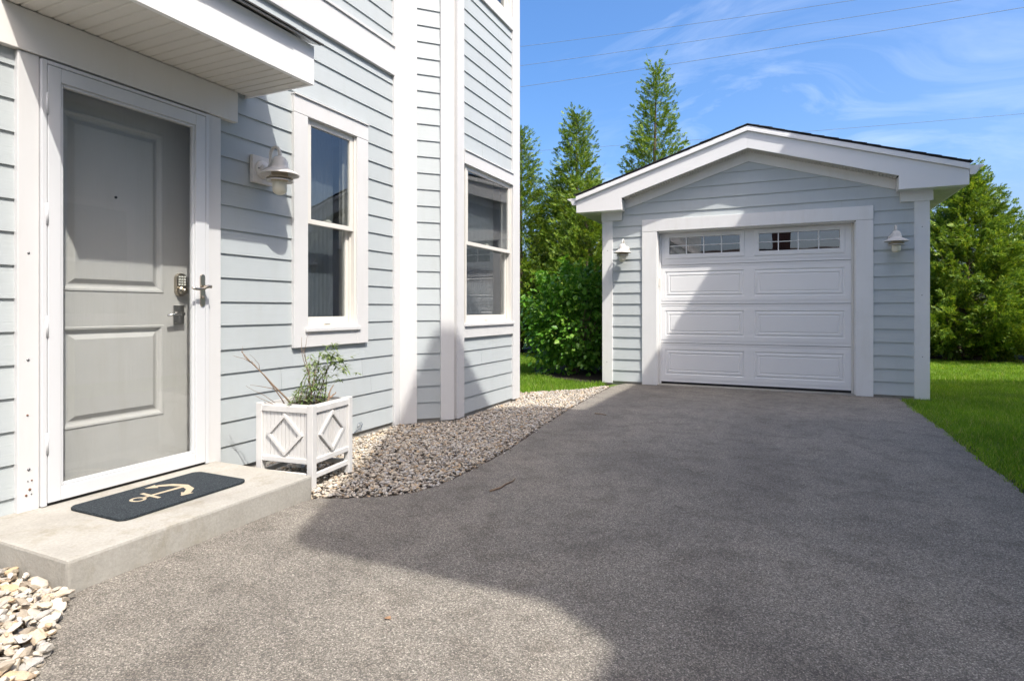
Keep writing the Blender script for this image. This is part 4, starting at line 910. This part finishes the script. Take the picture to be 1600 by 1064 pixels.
# ------------------------------------------------------------------ leafy bush
def bush(loc, H, Rx, seed, n, label):
    rs = np.random.default_rng(seed); t = thing('leafy_bush', label, 'bush', (loc[0], loc[1], -.02), 0, None, world_verts=False)
    st = MB()
    for i in range(26):
        a = rs.uniform(0, 6.28); l = rs.uniform(.4, .85); h = H * rs.uniform(.5, .92); st.tube([(0.08 * math.cos(a), .08 * math.sin(a), 0), (Rx * l * .5 * math.cos(a), Rx * l * .5 * math.sin(a), h * .5), (Rx * l * math.cos(a + .2), Rx * l * math.sin(a + .2), h)], [.014, .009, .003], 5, cap=False)
    st.build('stem', 'twig', t, fix=False)
    cl = 85; th = rs.uniform(0, 6.283, cl); u = rs.uniform(-.95, 1, cl); rad = rs.uniform(.70, 1.0, cl); hh = np.sqrt(np.maximum(0, 1 - u * u)) ** .72
    cc = np.stack([Rx * hh * rad * np.cos(th), Rx * hh * rad * np.sin(th), H * .5 + H * .47 * u * rad], 1)
    ci = rs.integers(0, cl, n); pos = cc[ci] + rs.normal(0, 1, (n, 3)) * np.array([.13, .13, .12]); pos[:, 2] = np.maximum(pos[:, 2], .06)
    ns = 46; sa = rs.uniform(0, 6.283, ns); se = rs.uniform(.1, 1.45, ns); sd_ = np.stack([np.cos(sa) * np.cos(se), np.sin(sa) * np.cos(se), np.sin(se)], 1); sb = sd_ * np.array([Rx * .95, Rx * .95, H * .47]) + np.array([0, 0, H * .5])
    si = rs.integers(0, ns, n // 9); pos[:n // 9] = sb[si] + sd_[si] * rs.uniform(0, .26, (n // 9, 1)) + rs.normal(0, .022, (n // 9, 3))
    out = pos - np.array([0, 0, H * .4]); out /= np.linalg.norm(out, axis=1)[:, None]
    d = out * .7 + rs.normal(0, .55, (n, 3)) + np.array([0, 0, -.15]); d /= np.linalg.norm(d, axis=1)[:, None]
    nrm = out * .5 + np.array([0, 0, .9]) + rs.normal(0, .35, (n, 3)); s = np.cross(d, nrm); s /= np.linalg.norm(s, axis=1)[:, None]; nn = np.cross(s, d)
    L = (.035 + .075 * rs.random(n) ** 1.3)[:, None]; W = L * rs.uniform(.32, .42, n)[:, None]
    p0 = pos; p1 = pos + d * L * .35 + s * W + nn * W * .25; p2 = pos + d * L * .78 + s * W * .62 + nn * W * .1; p3 = pos + d * L - nn * L * .12; p4 = pos + d * L * .78 - s * W * .62 + nn * W * .1; p5 = pos + d * L * .35 - s * W + nn * W * .25; pm = pos + d * L * .5 - nn * L * .03
    V = np.stack([p0, p1, p2, p3, p4, p5, pm], 1).reshape(-1, 3); b = np.arange(n)[:, None] * 7
    F = np.concatenate([b + [0, 1, 6], b + [1, 2, 6], b + [2, 3, 6], b + [3, 4, 6], b + [4, 5, 6], b + [5, 0, 6]], 0)
    fast_mesh('foliage', V, F, 'shrub', t); return t
bush((-.02, 9.35), 1.74, .70, 11, 9000, 'rounded green bush with broad glossy leaves against the garage corner')
# mulch litter: twigs on the driveway, dead leaf
def twig_thing(pts, r, label):
    t = thing('fallen_twig', label, 'twig', (pts[0][0], pts[0][1], 0)); m = MB(); m.tube(pts, [r * (1 - .5 * i / len(pts)) for i in range(len(pts))], 6); m.build('stick', 'twig', t)
twig_thing([(1.660, 3.02, .006), (1.69, 3.10, .007), (1.685, 3.17, .006), (1.70, 3.25, .008), (1.688, 3.30, .006)], .006, 'dark fallen twig on the shaded asphalt near the gravel bed')
twig_thing([(1.47, 5.72, .006), (1.53, 5.70, .010), (1.60, 5.68, .006)], .006, 'short reddish twig on asphalt in front of the garage corner')
dl = thing('dead_leaf', 'small orange dead leaf on the sunlit asphalt', 'leaf', (1.98, 1.63, 0)); m = MB(); m.add([(1.965, 1.628, .003), (1.976, 1.622, .006), (1.992, 1.632, .003), (1.982, 1.643, .007), (1.970, 1.640, .004)], [(0, 1, 2, 3, 4)]); m.build('blade', 'leaf_dead', dl, fix=False)

# ------------------------------------------------------------------ neighbouring houses behind and right of the camera
def simple_window(par, F, a0, a1, z0, z1):
    w = part_empty('window', par); m = MB(); c = .10
    for (q0, q1, r0, r1) in ((a0 - c, a0, z0 - c, z1 + c), (a1, a1 + c, z0 - c, z1 + c), (a0, a1, z1, z1 + c), (a0, a1, z0 - c, z0), (a0, a1, (z0 + z1) / 2 - .03, (z0 + z1) / 2 + .03)): F.box(m, q0, q1, .0, .05, r0, r1)
    m.build('frame', 'white', w); m = MB(); F.box(m, a0, a1, .001, .012, z0, z1); m.build('blind', 'interior', w); m = MB(); F.box(m, a0, a1, .020, .024, z0, z1); m.build('pane', 'glass', w)
nb = thing('neighbour_house', 'tall neighbouring house with steep cross gable across the driveway casting the big shadow', 'house', (7, 3, 0))
NX = 5.72; NY0, NY1 = .22, 2.95
PKY, PKZ = 1.58, 9.42; EL, ER = -.52, 3.15; GS = 1.11; EV = 6.95
m = MB()
gpoly = [(NY0, 0), (NY1, 0), (NY1, PKZ - (NY1 - PKY) * GS - .15), (PKY, PKZ - .25), (NY0, PKZ - (PKY - NY0) * GS - .15)]
m.prism([(NX, a, b) for a, b in gpoly], [(9.0, a, b) for a, b in gpoly]); m.box(7.2, 22, -9.0, NY0 - .001, 0, 6.55); m.box(NX + .02, 22, NY1 + .001, 6.62, 0, 6.65)
m.prism([(NX + .02, 6.60, 6.55), (14.0, 6.60, 11.5), (22, 6.60, 6.55)], [(NX + .02, 6.62, 6.55), (14.0, 6.62, 11.5), (22, 6.62, 6.55)])
m.build('wall', 'siding_y', nb)
# cross gable roof (runs along +x), two slabs
for e in (EL, ER):
    m = MB(); p = [(e, PKZ - abs(e - PKY) * GS - .17), (e, PKZ - abs(e - PKY) * GS), (PKY, PKZ), (PKY, PKZ - .22)]
    m.prism([(5.5, a, b) for a, b in p], [(13.0, a, b) for a, b in p]); m.build('gable_roof', 'roof', nb)
# main roofs: eave lines parallel to the driveway
m = MB(); p = [(5.5, 6.64), (5.5, 6.85), (13.8, 6.85 + 8.3 * .60), (22.1, 6.85), (22.1, 6.64)]
m.prism([(a, NY1 - .3, b) for a, b in p], [(a, 6.80, b) for a, b in p]); m.build('main_roof', 'roof', nb)
m = MB(); p = [(6.78, 6.44), (6.78, 6.64), (13.8, 10.8), (20.0, 6.64), (20.0, 6.44)]
m.prism([(a, -9.3, b) for a, b in p], [(a, NY0 + .3, b) for a, b in p]); m.build('main_roof', 'roof', nb)
m = MB(); p = [(6.30, -.30), (7.2, -.30), (7.2, -.60), (6.80, -.60)]; m.prism([(a, b, 6.60) for a, b in p], [(a, b, 6.72) for a, b in p]); m.build('shadow_chamfer_slab', 'roof', nb)  # slab added on the unseen roof only to chamfer its driveway shadow
NF = Fr((NX, 0), (0, 1), (-1, 0))
for a, z in ((.9, 1.0), (.9, 4.0), (2.2, 1.0), (2.2, 4.0)): simple_window(nb, NF, a, a + .7, z, z + 1.5)
NF2 = Fr((NX + .02, 0), (0, 1), (-1, 0))
for z in (1.0, 4.0): simple_window(nb, NF2, 4.6, 5.5, z, z + 1.5)
for a, b in ((NY0, NY0 + .14), (NY1 - .14, NY1)): NF.bx('corner_board', 'white', nb, a, b, 0, .03, 0, EV, 0)
ob_ = thing('opposite_house', 'low white house with brown roof and brick chimney facing the garage from behind', 'house', (4, -24, 0))
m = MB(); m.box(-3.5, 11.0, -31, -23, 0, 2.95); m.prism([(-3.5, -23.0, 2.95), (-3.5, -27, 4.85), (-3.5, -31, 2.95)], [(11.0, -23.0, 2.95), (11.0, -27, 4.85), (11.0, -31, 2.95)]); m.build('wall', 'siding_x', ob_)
for y0, y1 in ((-22.5, -27), (-31.5, -27)):
    m = MB(); m.prism([(-4, y0, 2.80), (-4, y0, 3.0), (-4, y1, 5.2), (-4, y1, 5.0)], [(11.5, y0, 2.80), (11.5, y0, 3.0), (11.5, y1, 5.2), (11.5, y1, 5.0)]); m.build('roof', 'brownroof', ob_)
m = MB(); m.box(2.5, 3.6, -27.6, -26.4, 4.3, 6.3); m.build('chimney', 'brick', ob_)
OF = Fr((0, -23.0), (1, 0), (0, 1))
for a in (-1.5, 3.0, 7.5): simple_window(ob_, OF, a, a + 1.4, 1.0, 2.6)

# ------------------------------------------------------------------ overhead wires
def wire(p0, p1, r, label, ext=1.6):
    p0, p1 = Vector(p0), Vector(p1); d = p1 - p0; a, b = p0 - d * ext, p1 + d * ext
    t = thing('power_line', label, 'wire', (p0.x, p0.y, p0.z), 0, 'overhead wires'); m = MB(); n = 48; pts = []
    Lh = (b - a).length
    for i in range(n + 1):
        u = i / n; p = a.lerp(b, u); uu = (u * (1 + 2 * ext) - ext); p.z += (uu * (uu - 1)) * .22; pts.append(p)
    m.tube(pts, r, 5); m.build('cable', 'wire', t, fix=False)
wire((-7.67, 24, 12.829), (5.564, 24, 12.018), .008, 'highest overhead wire crossing the blue sky')
wire((-7.67, 24, 11.968), (8.603, 24, 11.344), .008, 'second highest overhead wire, between two others')
wire((-7.67, 24, 11.019), (10.189, 24, 10.745), .009, 'third highest overhead wire, grazing the tallest tree top')
wire((-7.67, 24, 8.118), (10.189, 24, 7.336), .006, 'thin overhead wire passing just above the garage ridge')
wire((16.0, 55, 6.84), (23.35, 55, 6.83), .026, 'low wire behind the broad arborvitae on the lawn')
